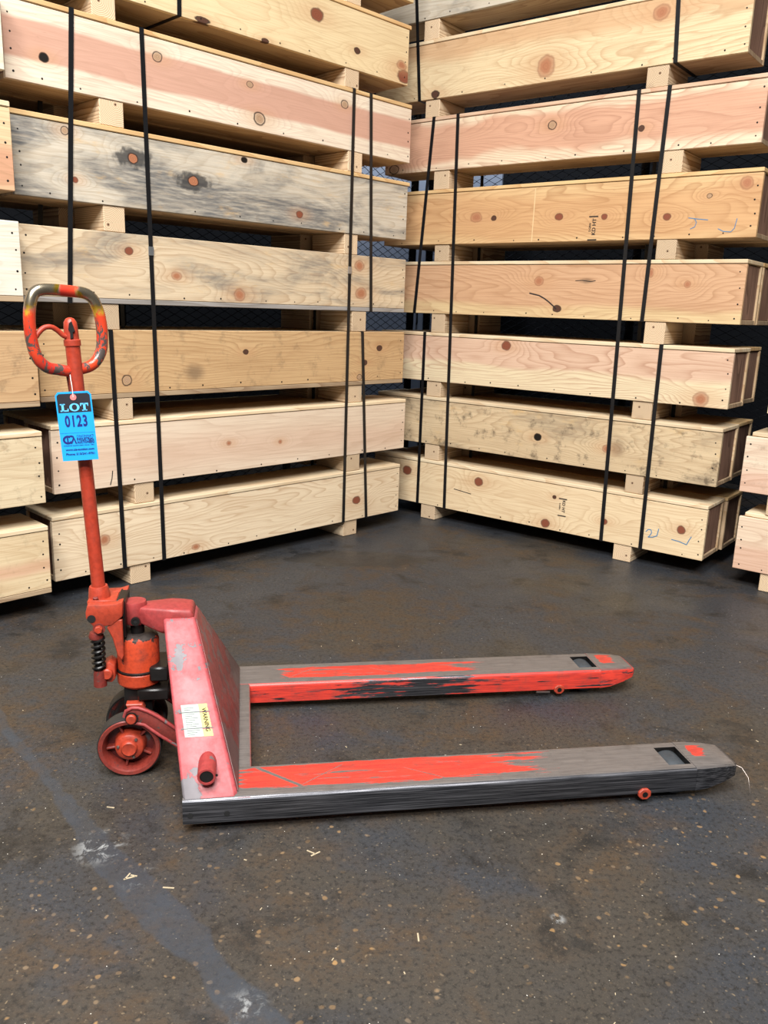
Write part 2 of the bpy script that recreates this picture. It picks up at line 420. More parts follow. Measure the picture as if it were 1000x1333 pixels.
# stack faces: unit vectors along the face (t, towards the right of the photo) and into the stack (n)
AL, DLN = math.radians(45.6235), 2.9578
AR, DRN = math.radians(-37.8183), 3.6713
FR = {}
for k_, ang_, d_ in (('L', AL, DLN), ('R', AR, DRN)):
    t_ = Vector((math.cos(ang_), math.sin(ang_), 0)); n_ = Vector((-math.sin(ang_), math.cos(ang_), 0))
    FR[k_] = (t_, n_, d_, ang_)
def P(side, u, dep, z):
    t_, n_, d_, _ = FR[side]
    return t_ * u + n_ * (d_ + dep) + Vector((0, 0, z))

M['wall'] = plain('wall_shade_black', srgb(24, 26, 30), 0.9, 0, 0.06, 3)  # near-black colour carries the darkness of the space behind the stacks
M['wall'].node_tree.nodes['Principled BSDF'].inputs['Specular IOR Level'].default_value = 0.1
for side, nm, u0, u1 in (('L', 'wall_left', -3.0, 7.0), ('R', 'wall_right', -7.0, 3.0)):
    w = MB().box(u0, u1, 0, 0.2, 0, 5.5).build(nm, M['wall'], loc=P(side, 0, 2.4, 0), rot=(0, 0, FR[side][3]))
    tag(w, 'shade-darkened warehouse wall beyond the wire fence behind the %s stack' % ('left' if side == 'L' else 'right'), 'wall', kind='structure')

# ------------------------------------------------------------------ wire fence behind the stacks
M['fence'] = plain('fence_dark_wire', (0.012, 0.013, 0.016, 1), 0.5, 0.3)
def fence(side, u0, u1, dep, label):
    root = empty('wire_fence', P(side, (u0 + u1) / 2, dep, 0), (0, 0, FR[side][3]))
    tag(root, label, 'fence', 'wire fences behind the stacks')
    L_ = u1 - u0; H = 2.6; h = 0.0215
    verts, faces = [], []
    nw = int(L_ / (2 * h)); nz = int(H / h)
    r = 0.0031
    for i in range(nw):
        xc = -L_ / 2 + (2 * i + 1) * h
        base = None
        for j in range(nz + 1):
            s = 1 if (j + i) % 2 else -1
            x = xc + s * h * 1.04; y = 0.002 * s; z = 0.03 + j * h
            b = len(verts)
            verts += [(x - r, y, z), (x + r * .5, y - r, z), (x + r * .5, y + r, z)]
            if base is not None:
                for k in range(3): faces.append((base + k, base + (k + 1) % 3, b + (k + 1) % 3, b + k))
            base = b
    me = bpy.data.meshes.new('wire_mesh'); me.from_pydata(verts, [], faces); me.materials.append(M['fence'])
    o = bpy.data.objects.new('wire_mesh', me); col.objects.link(o); o.parent = root; o['kind'] = 'stuff'
    npost = 4
    for i in range(npost):
        x = -L_ / 2 + L_ * i / (npost - 1)
        MB().tube([(x, 0.03, 0), (x, 0.03, H + 0.06)], 0.024, 10).build('fence_post', M['fence'], root, 40)
    for z in (0.06, 1.14, H):
        MB().tube([(-L_ / 2, 0.03, z), (L_ / 2, 0.03, z)], 0.016, 8).build('fence_rail', M['fence'], root, 40)
fence('R', -3.2, 0.9, 0.80, 'dark chain-link fence running behind the right stack of crates')
fence('L', 1.0, 4.05, 0.80, 'dark chain-link fence running behind the left stack of crates')

CAB = empty('standin_cabinet', (0.24, 6.42, 0), (0, 0, math.radians(4)))  # made-up cabinet, put in to give a pale patch behind the fence
tag(CAB, 'made-up blue-grey cabinet added for the pale patch behind the fence corner', 'cabinet')
cm_ = plain('standin_blue_grey', srgb(132, 144, 166), .5, 0, .05, 5)
MB().box(-.55, .55, 0, .30, 0.0, 2.2, .008, seg=2).build('standin_body', cm_, CAB)
for sx_ in (-1, 1):
    x0_, x1_ = sorted((sx_ * .004, sx_ * .54))
    dr_ = MB().box(x0_, x1_, -.018, -.0005, .08, 2.17, .003).build('standin_door', cm_, CAB)
    MB().tube([(sx_ * .045, -.020, 1.02), (sx_ * .045, -.045, 1.03), (sx_ * .045, -.045, 1.15), (sx_ * .045, -.020, 1.16)], .006, 8).build('standin_handle', M['fence'], dr_, 40)

# ------------------------------------------------------------------ crates
DEP = 0.235
ZB = {'L': [.08, .416, .758, 1.108, 1.455, 1.81, 2.146, 2.50], 'R': [.08, .419, .757, 1.108, 1.453, 1.81, 2.147, 2.51]}
ZT = {'L': [.332, .672, 1.012, 1.363, 1.722, 2.068, 2.402, 2.76], 'R': [.331, .674, 1.010, 1.369, 1.718, 2.062, 2.418, 2.77]}
KN = {
'L7': [(2.52, 2.311, 0.034, 0.023, 'r'), (3.057, 2.18, 0.041, 0.026, 'r'), (2.754, 2.225, 0.018, 0.012, 'd'), (3.039, 2.225, 0.03, 0.019, 'p'), (1.955, 2.156, 0.030, 0.010, 'd'), (2.25, 2.152, 0.018, 0.008, 'd')],
'L6': [(1.335, 1.896, 0.016, 0.014, 'h'), (1.76, 1.989, 0.019, 0.016, 'o'), (2.172, 1.976, 0.015, 0.011, 'o'), (2.22, 1.857, 0.028, 0.023, 'o'), (2.687, 1.995, 0.020, 0.016, 'o')],
'L5': [(1.647, 1.628, 0.020, 0.017, 'k'), (1.902, 1.58, 0.022, 0.018, 'k'), (1.393, 1.681, 0.014, 0.013, 'o'), (1.422, 1.526, 0.011, 0.01, 'r'), (2.434, 1.51, 0.018, 0.014, 'r'), (2.143, 1.691, 0.015, 0.011, 'h')],
'L4': [(1.617, 1.301, 0.016, 0.014, 'r'), (2.115, 1.16, 0.026, 0.025, 'p'), (1.817, 1.222, 0.022, 0.015, 'p'), (2.801, 1.316, 0.030, 0.022, 'p'), (2.815, 1.191, 0.035, 0.025, 'p')],
'L3': [(1.587, 0.825, 0.020, 0.020, 'o'), (2.145, 0.925, 0.014, 0.011, 'd'), (2.951, 0.934, 0.018, 0.013, 'd'), (2.853, 0.865, 0.016, 0.012, 'd'), (2.819, 0.796, 0.016, 0.012, 'o'), (1.888, 0.845, 0.04, 0.03, 's')],
'L2': [(2.053, 0.539, 0.012, 0.010, 'p'), (2.333, 0.521, 0.010, 0.009, 'p')],
'L1': [(1.465, 0.209, 0.022, 0.021, 'p'), (2.82, 0.18, 0.025, 0.019, 'r'), (1.877, 0.106, 0.019, 0.012, 'p')],
'R7': [(-2.009, 2.214, 0.042, 0.044, 'p'), (-1.491, 2.346, 0.033, 0.029, 'p'), (-2.616, 2.167, 0.022, 0.018, 'd')],
'R6': [(-1.955, 1.962, 0.021, 0.018, 'o'), (-2.861, 1.833, 0.028, 0.022, 'o'), (-1.53, 1.908, 0.013, 0.012, 'd')],
'R5': [(-2.336, 1.577, 0.032, 0.022, 'p'), (-2.234, 1.57, 0.014, 0.012, 'd'), (-1.884, 1.564, 0.019, 0.015, 'r'), (-1.661, 1.556, 0.014, 0.012, 'r'), (-1.377, 1.545, 0.017, 0.014, 'r'), (-1.065, 1.662, 0.024, 0.024, 'p'), (-1.208, 1.62, 0.011, 0.010, 'o')],
'R4': [(-1.962, 1.276, 0.024, 0.020, 'p'), (-1.858, 1.151, 0.020, 0.016, 'd'), (-1.719, 1.278, 0.03, 0.010, 's'), (-1.257, 1.268, 0.014, 0.014, 'p'), (-1.42, 1.315, 0.010, 0.018, 'p')],
'R3': [(-2.118, 0.966, 0.024, 0.021, 'r'), (-1.143, 0.789, 0.031, 0.032, 'p')],
'R2': [(-1.906, 0.534, 0.019, 0.017, 'h'), (-1.495, 0.529, 0.033, 0.032, 's'), (-1.544, 0.523, 0.020, 0.018, 'p')],
'R1': [(-2.697, 0.253, 0.028, 0.023, 'r'), (-2.229, 0.259, 0.024, 0.021, 'r'), (-1.827, 0.11, 0.022, 0.020, 'r'), (-1.789, 0.25, 0.010, 0.009, 'd'), (-1.52, 0.175, 0.014, 0.013, 'r'), (-1.156, 0.203, 0.018, 0.018, 'r')],
}
# look of each front board
LOOK = {
'L1': dict(sap=(240, 216, 178), late=(216, 168, 118), rings=20, contrast=.6),
'L2': dict(sap=(236, 212, 182), heart=(230, 196, 166), band=(.12, .24, .05), late=(220, 176, 140), rings=9, contrast=.3),
'L3': dict(sap=(214, 172, 118), late=(182, 128, 74), rings=12, zr=40, contrast=.5, dirt=.35),
'L4': dict(sap=(226, 202, 164), late=(196, 154, 110), rings=18, contrast=.5, stain=.95),
'L5': dict(sap=(214, 202, 180), late=(186, 158, 120), rings=16, contrast=.4, stain=1.35),
'L6': dict(sap=(240, 222, 194), heart=(216, 162, 136), band=(.155, .275, .008), bandn=.045, late=(212, 156, 126), rings=12, contrast=.25),
'L7': dict(sap=(238, 210, 158), late=(214, 166, 108), rings=13, contrast=.35),
'L8': dict(sap=(228, 196, 140), late=(206, 160, 104), rings=13, contrast=.4),
'R1': dict(sap=(240, 212, 166), late=(218, 166, 112), rings=17, contrast=.42),
'R2': dict(sap=(222, 194, 150), late=(190, 148, 102), rings=20, contrast=.5, dirt=.8, stain=.75, stainc=(118, 104, 88)),
'R3': dict(sap=(236, 216, 172), heart=(228, 188, 156), band=(.19, .60, .015), bandn=.10, late=(206, 146, 110), rings=19, contrast=.62),
'R4': dict(sap=(230, 198, 142), heart=(218, 168, 124), band=(.155, .36, .02), bandn=.08, late=(192, 132, 84), rings=14, contrast=.5),
'R5': dict(sap=(228, 186, 128), heart=(220, 168, 112), band=(.11, .29, .03), bandn=.14, late=(196, 132, 76), rings=16, contrast=.52),
'R6': dict(sap=(240, 216, 180), heart=(222, 166, 132), band=(.13, .29, .02), bandn=.26, late=(200, 138, 104), rings=16, contrast=.55),
'R7': dict(sap=(234, 208, 160), heart=(222, 178, 130), band=(.26, .5, .03), bandn=.2, late=(204, 150, 96), rings=15, contrast=.45, dirt=.12),
'R8': dict(sap=(214, 202, 180), late=(186, 158, 120), rings=16, contrast=.4, stain=1.0),
}
UR = {'L': [(1.262, 3.13), (1.279, 3.155), (1.252, 3.127), (1.21, 3.118), (1.209, 3.112), (1.205, 3.118), (1.19, 3.084), (1.2, 3.105)],
      'R': [(-2.93, -1.051), (-2.92, -1.032), (-2.91, -1.027), (-2.90, -1.022), (-2.912, -1.005), (-2.922, -1.032), (-3.0, -1.127), (-3.0, -1.12)]}
SK = {'L': [(1.618, 2.788), (1.648, 2.795), (1.568, 2.80), (1.526, 2.81), (1.567, 2.748), (1.572, 2.76), (1.56, 2.731), (1.56, 2.73)],
      'R': [(-2.548, -1.421), (-2.540, -1.398), (-2.548, -1.398), (-2.538, -1.379), (-2.538, -1.367), (-2.56, -1.385), (-2.635, -1.484), (-2.658, -1.49)]}
LIDS = {'L': ['lid_pale', 'lid_pale', None, None, 'lid_amber', 'lid_amber', 'lid_amber', 'lid_amber'],
        'R': ['lid_pale', 'lid_pale', 'lid_pale', 'lid_pale', 'lid_amber', 'lid_pink', 'lid_pale', 'lid_pale']}
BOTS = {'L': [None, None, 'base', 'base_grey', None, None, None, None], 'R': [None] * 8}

def nails_mesh(half, zb, zt, parent, rnd, y=0.0):
    mb = MB(); pos = []
    for sx in (-1, 1):
        for k in range(4):
            pos.append((sx * (half - 0.014 - rnd.random() * 0.012), zb + (zt - zb) * (0.14 + 0.23 * k) + rnd.uniform(-.012, .012)))
    x = -half + 0.12
    while x < half - 0.08:
        pos.append((x, zb + 0.014 + rnd.uniform(-.004, .006))); x += rnd.uniform(0.13, 0.24)
    for (x, z) in pos:
        r = rnd.uniform(0.0030, 0.0042)
        vs_ = [(x + r * math.cos(a * PI / 3), y - 0.0004, z + r * math.sin(a * PI / 3)) for a in range(6)] + [(x, y - 0.0016, z)]
        mb.poly(vs_, [(i, (i + 1) % 6, 6) for i in range(6)])
    o = mb.build('nail_heads', M['nail'], parent); o['kind'] = 'stuff'
    return o

def crate(side, u0, u1, z0, zb, zt, skids, front, label, dep=0.0, lid='lid_pale', bot=None, group=None, detail=True, seed=0, over=0.0, lid_in=0.0):
    rnd = random.Random(seed * 13 + 5)
    um = (u0 + u1) / 2; hl = (u1 - u0) / 2
    root = empty('wooden_crate', P(side, um, dep + DEP / 2, z0), (0, 0, FR[side][3]))
    tag(root, label, 'crate', group)
    ya, yb = -DEP / 2, DEP / 2
    b0, b1 = zb - z0, zt - z0
    th = 0.019; bv = 0.0018
    top = b1 - (th if lid else 0.0); low = b0 + (th if bot else 0.0)
    fb = MB().box(-hl, hl, ya, ya + th, low, top, bv).build('front_board', front, root)
    MB().box(-hl, hl, yb - th, yb, low, top, bv).build('back_board', M['back'], root)
    for s in (-1, 1):
        x0, x1 = sorted((s * (hl - 0.008), s * (hl - 0.008 - th)))
        MB().box(x0, x1, ya + th + .0005, yb - th - .0005, b0 + th + .001, top - (0 if lid else th) - 0.001, bv).build('end_board', M['end'], root)
    if lid:
        MB().box(-hl - over, hl + over, ya - 0.003 + lid_in, yb + 0.003 - lid_in, top + .0022, b1, bv + .0006).build('lid_board', M[lid], root)
    else:
        MB().box(-hl + .002, hl - .002, ya + th + .0005, yb - th - .0005, b1 - th, b1 - .001, bv).build('lid_board', M['lid_pale'], root)
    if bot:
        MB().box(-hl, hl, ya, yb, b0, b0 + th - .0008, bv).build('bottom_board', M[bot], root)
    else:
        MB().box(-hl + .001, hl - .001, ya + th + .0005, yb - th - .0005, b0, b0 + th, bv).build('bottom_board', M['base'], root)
    for u in skids:
        w = 0.044 + rnd.uniform(-.002, .003); h = b0 - 0.0006
        MB().box(-w, w, -DEP / 2 + rnd.uniform(.001, .008), DEP / 2, -h / 2 + .0005, h / 2, 0.0025).build('skid', M['skid'], root, loc=(u - um, 0, h / 2))
    if detail: nails_mesh(hl, low, top, root, rnd, ya)
    return root, fb

DESC = {
'L1': 'bottom crate of the left stack, pale pine with bold yellow grain, resting on floor skids',
'L2': 'pale pinkish pine crate second from the floor in the left stack, almost knot-free front',
'L3': 'orange-tan scuffed crate third from the floor in the left stack, behind the jack handle',
'L4': 'tan crate with grey mould stains, fourth from the floor in the left stack',
'L5': 'blue-grey stained crate with dark-haloed knots and amber lid in the left stack',
'L6': 'pale crate with a wide pink band along its front in the left stack',
'L7': 'clear yellow pine crate with overhanging lid, second from the top of the left stack',
'L8': 'topmost crate of the left stack, only its lower corner in view',
'R1': 'bottom crate of the right stack with blue crayon figures',
'R2': 'dirty tan crate with a round black knot hole low in the right stack',
'R3': 'crate with pink swirling grain above pale sapwood, third from the floor in the right stack',
'R4': 'orange crate with a long dark bark crack in its front, fourth in the right stack',
'R5': 'orange crate with blue crayon strokes and an ink stamp, fifth in the right stack',
'R6': 'crate with pink grained front and pinkish lid, sixth from the floor in the right stack',
'R7': 'pale crate with a very big oval knot, second from the top of the right stack',
'R8': 'topmost crate of the right stack, grey stained, cut by the top of the picture',
}
CR = {}
for side in 'LR':
    for i in range(8):
        k = '%s%d' % (side, i + 1)
        u0, u1 = UR[side][i]; zb, zt = ZB[side][i], ZT[side][i]
        z0 = 0.0 if i == 0 else ZT[side][i - 1] + 0.0008
        sp = dict(LOOK[k]); um = (u0 + u1) / 2
        sp['seed'] = i + (0 if side == 'L' else 11)
        off_y = 0.7 * (-DEP / 2)      # the boards' grain height is z + 0.7 y
        sp['knots'] = [(ku - um, kz - z0 + off_y, rx, rz, t) for (ku, kz, rx, rz, t) in KN.get(k, [])]
        if 'band' in sp:
            b_ = sp['band']; sp['band'] = (b_[0] + off_y, b_[1] + off_y, b_[2])
        fm = wood_front('front_pine_' + k.lower(), sp)
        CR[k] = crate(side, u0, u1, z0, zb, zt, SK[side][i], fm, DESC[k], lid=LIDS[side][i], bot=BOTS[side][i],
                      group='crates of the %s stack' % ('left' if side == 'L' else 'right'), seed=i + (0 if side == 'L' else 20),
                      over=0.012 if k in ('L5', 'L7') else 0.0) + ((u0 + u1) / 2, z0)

# neighbouring stacks at both edges of the picture
NB = [dict(sap=(232, 206, 160), heart=(226, 178, 140), band=(.17, .22, .02), late=(214, 168, 114), rings=14, contrast=.4, dirt=.2),
      dict(sap=(230, 208, 166), late=(204, 164, 116), rings=15, contrast=.4, dirt=.5),
      dict(sap=(210, 168, 118), late=(182, 130, 80), rings=12, zr=40, contrast=.5, dirt=.4),
      dict(sap=(236, 226, 206), late=(212, 190, 156), rings=13, contrast=.35),
      dict(sap=(232, 200, 150), heart=(220, 158, 120), band=(.10, .22, .03), late=(204, 150, 104), rings=14, contrast=.5),
      dict(sap=(238, 226, 200), late=(214, 190, 150), rings=13, contrast=.35, dirt=.2)]
NBL = ['bottom crate at the left picture edge, pale with a pink streak, beside the wheel end',
       'pale scuffed crate at the left picture edge, second from the floor',
       'orange-tan crate at the left picture edge, behind the handle loop',
       'whitish crate at the left picture edge, just above the handle loop height',
       'crate at the left picture edge with amber and pink front, fifth from the floor',
       'crate at the left picture edge, highest one showing, thin sliver of pale wood']
for i in range(6):
    sp = dict(NB[i]); sp['seed'] = 31 + i
    if 'band' in sp: b_ = sp['band']; sp['band'] = (b_[0] - .7 * DEP / 2, b_[1] - .7 * DEP / 2, b_[2])
    u1 = [1.206, 1.206, 1.208, 1.176, 1.172, 1.165][i]
    z0 = 0.0 if i == 0 else ZT['L'][i - 1] - .002 + .0008
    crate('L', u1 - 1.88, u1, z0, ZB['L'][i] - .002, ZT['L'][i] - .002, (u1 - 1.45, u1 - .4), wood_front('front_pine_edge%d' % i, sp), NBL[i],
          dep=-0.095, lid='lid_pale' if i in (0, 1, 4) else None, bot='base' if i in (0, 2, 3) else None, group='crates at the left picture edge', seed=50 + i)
NR = [dict(sap=(238, 212, 180), heart=(228, 184, 154), band=(.05, .20, .03), late=(216, 160, 124), rings=9, contrast=.35),
      dict(sap=(238, 216, 186), heart=(230, 188, 160), band=(.06, .18, .03), late=(212, 156, 122), rings=14, contrast=.45, dirt=.3),
      dict(sap=(236, 212, 166), late=(210, 170, 116), rings=13, contrast=.4)]
NRL = ['bottom crate at the right picture edge, pinkish, with a lid set back from its front',
       'pinkish crate with sooty marks at the right picture edge, second from the floor',
       'pale crate sliver at the right picture edge, third from the floor']
for i in range(3):
    sp = dict(NR[i]); sp['seed'] = 41 + i
    if 'band' in sp: b_ = sp['band']; sp['band'] = (b_[0] - .7 * DEP / 2, b_[1] - .7 * DEP / 2, b_[2])
    u0 = [-0.92, -0.935, -0.868][i]
    z0 = 0.0 if i == 0 else ZT['R'][i - 1] + .0008
    crate('R', u0, u0 + 1.88, z0, ZB['R'][i], ZT['R'][i], (u0 + .16, u0 + 1.4), wood_front('front_pine_corner%d' % i, sp), NRL[i],
          lid='lid_pale', group='crates at the right picture edge', seed=60 + i, over=-0.02 if i < 2 else 0, lid_in=0.012 if i < 2 else 0)

# second row standing behind
M['rear_front'] = wood_shared('rear_row_pine', (214, 182, 140), (184, 142, 98))
for i in range(5):
    z0 = 0.0 if i == 0 else ZT['R'][i - 1] + .0008
    u0, u1 = UR['R'][i]
    nth = ['bottom', 'second', 'third', 'fourth', 'fifth'][i]
    d_ = [.03, .012, 0.0, .02, 0.0][i]
    crate('R', u0 + .02 + d_, u1 - .02 + d_, z0, ZB['R'][i], ZT['R'][i], [s_ + .05 for s_ in SK['R'][i]], M['rear_front'],
          'rear-row crate hidden behind the right stack, %s from the floor, end showing' % nth, dep=0.252, lid='lid_amber', group='rear row of the right stack', detail=False, seed=80 + i)
for i in range(1, 7):
    z0 = ZT['L'][i - 1] + .0008
    u0, u1 = UR['L'][i]
    nth = ['bottom', 'second', 'third', 'fourth', 'fifth', 'sixth', 'seventh'][i]
    crate('L', u0 + .02, u1 - .06, z0, ZB['L'][i], ZT['L'][i], [s_ - .05 for s_ in SK['L'][i]], M['rear_front'],
          'rear-row crate in the dark behind the left stack, %s from the floor' % nth, dep=0.252, lid='lid_amber', group='rear row of the left stack', detail=False, seed=90 + i)

# ------------------------------------------------------------------ marks on the boards
def decal(me, name, mat, side, u, z, crate_key, rotz=0.0, up=0.0008):
    """flat print on a front board, (u,z) on the stack face"""
    root, fb, um, z0 = CR[crate_key]
    me.materials.append(mat)
    o = bpy.data.objects.new(name, me); col.objects.link(o); o.parent = fb
    o.matrix_local = Matrix.Translation((u - um, -DEP / 2 - up, z - z0)) @ Matrix.Rotation(PI / 2, 4, 'X') @ Matrix.Rotation(rotz, 4, 'Z')
    return o
def stroke(name, mat, crate_key, pts, w=0.004):
    root, fb, um, z0 = CR[crate_key]
    verts, faces = [], []
    for (a, b) in zip(pts, pts[1:]):
        d = Vector((b[0] - a[0], b[1] - a[1])); d.normalize(); p = Vector((-d.y, d.x)) * w / 2
        i = len(verts)
        for q_, s_ in ((a, 1), (a, -1), (b, -1), (b, 1)):
            verts.append((q_[0] - um + p.x * s_, -DEP / 2 - 0.0006 - 0.0001 * len(faces), q_[1] - z0 + p.y * s_))
        faces.append((i, i + 1, i + 2, i + 3))
    me = bpy.data.meshes.new(name); me.from_pydata(verts, [], faces); me.materials.append(mat)
    o = bpy.data.objects.new(name, me); col.objects.link(o); o.parent = fb; return o
stroke('crayon_mark', M['crayon'], 'R1', [(-1.316, .165), (-1.305, .178), (-1.292, .178), (-1.288, .165), (-1.297, .147), (-1.303, .142), (-1.280, .146), (-1.262, .156), (-1.257, .190)])
stroke('crayon_mark', M['crayon'], 'R1', [(-1.195, .152), (-1.160, .149), (-1.125, .141), (-1.118, .160), (-1.108, .182)])
stroke('crayon_mark', M['crayon'], 'R5', [(-1.285, 1.537), (-1.245, 1.531), (-1.202, 1.526)], .003)
stroke('crayon_mark', M['crayon'], 'R5', [(-1.258, 1.533), (-1.249, 1.518), (-1.254, 1.500), (-1.272, 1.492)], .003)
stroke('crayon_mark', M['crayon'], 'R5', [(-1.158, 1.490), (-1.135, 1.479), (-1.105, 1.476), (-1.092, 1.490), (-1.086, 1.528)], .003)
stroke('chalk_line', plain('pale_rub_mark', srgb(226, 192, 146), .7), 'R5', [(-2.016, 1.695), (-2.018, 1.456)], .005)
stroke('bark_crack', M['pencil'], 'R4', [(-2.01, 1.220), (-1.985, 1.215), (-1.957, 1.210), (-1.930, 1.198), (-1.905, 1.183), (-1.880, 1.165), (-1.862, 1.150)], .006)
stroke('bark_crack', M['pencil'], 'R4', [(-1.775, 1.279), (-1.74, 1.281), (-1.70, 1.276), (-1.675, 1.280)], .003)
stroke('bark_crack', M['pencil'], 'R1', [(-2.38, .197), (-2.33, .192), (-2.27, .186)], .004)
stroke('bark_crack', M['pencil'], 'L2', [(1.50, .425), (1.508, .45), (1.512, .48)], .004)
for key, u, z, h in (('R5', -1.712, 1.508, .10), ('R1', -1.742, .205, .085)):
    rz = -PI / 2 if key == 'R1' else PI / 2
    decal(text_mesh('KD HT', h * .24, 1.0, .0006), 'grade_stamp', M['ink'], 'R', u + .006, z + .006, key, rz)
    decal(text_mesh('S-GRN', h * .13, 1.0, .0003), 'grade_stamp', M['ink'], 'R', u - .014, z + .004, key, rz)
    for dz in (-.5, .5):
        stroke('stamp_bar', M['ink'], key, [(u - .022, z + dz * h), (u + .022, z + dz * h)], .006)

# ------------------------------------------------------------------ steel straps
def strap(side, ut, zt, ub, zb, label, seal_z=None, dep0=0.0, dep1=DEP, w=0.0175):
    um, zm = (ut + ub) / 2, zb
    root = empty('steel_strap', P(side, um, 0, zb), (0, 0, FR[side][3]))
    tag(root, label, 'strap', 'black straps of the %s stack' % ('left' if side == 'L' else 'right'))
    H = zt - zb; t = 0.0014; g = 0.0045
    xt, xb = ut - um, ub - um; h = w / 2
    mb = MB()
    def seg(p):  # four centre points of a ribbon: (x, y, z), ribbon width along x
        vv = []
        for (x, y, z) in p: vv += [(x - h, y, z), (x + h, y, z)]
        return vv
    for ya, yb in ((dep0 - g, dep0 - g - t), (dep1 + g + t, dep1 + g)):
        vs_ = [(xb - h, ya, -.002), (xb + h, ya, -.002), (xt + h, ya, H + .002), (xt - h, ya, H + .002), (xb - h, yb, -.002), (xb + h, yb, -.002), (xt + h, yb, H + .002), (xt - h, yb, H + .002)]
        mb.poly(vs_, [(0, 1, 2, 3), (7, 6, 5, 4), (0, 4, 5, 1), (1, 5, 6, 2), (2, 6, 7, 3), (3, 7, 4, 0)])
    for x, za in ((xb, -.002), (xt, H + .0006)):
        mb.box(x - h, x + h, dep0 - g - t, dep1 + g + t, za, za + t)
    mb.build('band', M['strap'], root)
    if seal_z is not None:
        f = (seal_z - zb) / H; x = xb + (xt - xb) * f; z = seal_z - zb
        mb2 = MB().box(x - h - .002, x + h + .002, dep0 - g - t - .002, dep0 - g + .001, z - .016, z + .016, .0008)
        mb2.box(x - h - .0025, x + h + .0025, dep0 - g - t - .0026, dep0 - g, z - .006, z - .003).box(x - h - .0025, x + h + .0025, dep0 - g - t - .0026, dep0 - g, z + .003, z + .006)
        mb2.build('strap_seal', M['seal'], root)
    return root
ZLt, ZRt = ZT['L'], ZT['R']
strap('L', 1.437, ZLt[5], 1.376, 1.108, 'leftmost upper black strap on the left stack, above the jack handle')
strap('L', 1.696, ZLt[5], 1.721, .08, 'long black strap left of centre on the left stack, with bright seal', 1.307)
strap('L', 1.527, ZLt[2], 1.544, .08, 'short lower black strap just right of the jack handle on left stack')
strap('L', 2.738, ZLt[5], 2.729, .08, 'long black strap near the right end of the left stack, with seal', 1.293)
strap('L', 2.842, ZLt[5], 2.880, 1.108, 'short upper black strap nearest the right end of the left stack')
strap('L', 2.827, ZLt[2], 2.888, .08, 'short lower black strap nearest the right end of the left stack')
strap('L', 1.862, ZLt[7] , 1.853, 2.146, 'strap bending under the second crate from the top of the left stack')
strap('R', -2.765, ZRt[7], -2.709, 2.147, 'strap on the top crates of the right stack, beside the stack corner')
strap('R', -1.448, ZRt[7], -1.41, 2.147, 'strap on the top crates of the right stack, bending under the pale crate')
strap('R', -2.614, ZRt[5], -2.688, 1.108, 'slanting upper strap nearest the left end of the right stack')
strap('R', -2.471, ZRt[5], -2.433, .08, 'long strap near the left end of the right stack, reaching down to the floor')
strap('R', -1.554, ZRt[5], -1.526, .08, 'long strap right of centre on the right stack, reaching down to the floor')
strap('R', -1.422, ZRt[5], -1.437, 1.108, 'upper strap toward the right end of the right stack, short one')
strap('R', -2.613, ZRt[2], -2.614, .08, 'lower strap nearest the left end of the right stack, short one')
strap('R', -1.337, ZRt[2], -1.332, .08, 'lower strap nearest the right end of the right stack, short one')

# ------------------------------------------------------------------ pallet jack: materials
STEEL = srgb(126, 120, 114)
def chipped(name, red, wear=0.35, scale=28, stretch=(1, 1, 1), metal=srgb(92, 84, 80), grime=0.35, rough=0.36, zones=None, metalness=0.5):
    """red paint chipped down to dull steel; zones: list of (cx,cy,cz,r,amount) with more wear, in the part's own coordinates"""
    q = NT(name); o = q.vscale(stretch)
    n = q.noise(o, scale, 6, 0.66, 0.4)
    w = wear
    if zones:
        X, Y, Z = q.xyz()
        for (cx, cy, cz, r, amt) in zones:
            d = q.math('SQRT', q.add(q.add(q.math('ABSOLUTE', q.math('POWER', q.sub(X, cx), 2)), q.math('ABSOLUTE', q.math('POWER', q.sub(Y, cy), 2))), q.math('ABSOLUTE', q.math('POWER', q.sub(Z, cz), 2))))
            w = q.add(w, q.step(d, r, r * 0.35, 0, amt))
    thr = q.sub(0.78, w) if not isinstance(w, float) else 0.78 - w
    bare = q.step(q.sub(n, thr), -0.012, 0.012)
    n2 = q.noise(q.obj(), scale * 0.5, 5, 0.7); n3 = q.noise(q.obj(), scale * 3, 4, 0.6)
    red2 = tuple(c * 0.72 for c in red[:3]) + (1,)
    pc = q.mix(q.step(n3, 0.35, 0.75), red, red2)
    pc = q.mix(q.step(n2, 0.48, 0.78, 0, grime), pc, srgb(44, 30, 26))
    mc = q.mix(q.noise(q.obj(), scale * 2, 4), tuple(c * .55 for c in metal[:3]) + (1,), metal)
    q.bump(q.add(q.mul(bare, -0.8), q.mul(n3, 0.15)), 0.4, 0.0008)
    return q.out(q.mix(bare, pc, mc), q.step(n2, 0.3, 0.8, rough, rough + 0.3), q.mul(bare, metalness))

ORANGE = srgb(168, 60, 38); PINK_RED = srgb(172, 76, 80); CRIM = srgb(152, 55, 54)  # the frame's side panels get a lighter, pinkish red

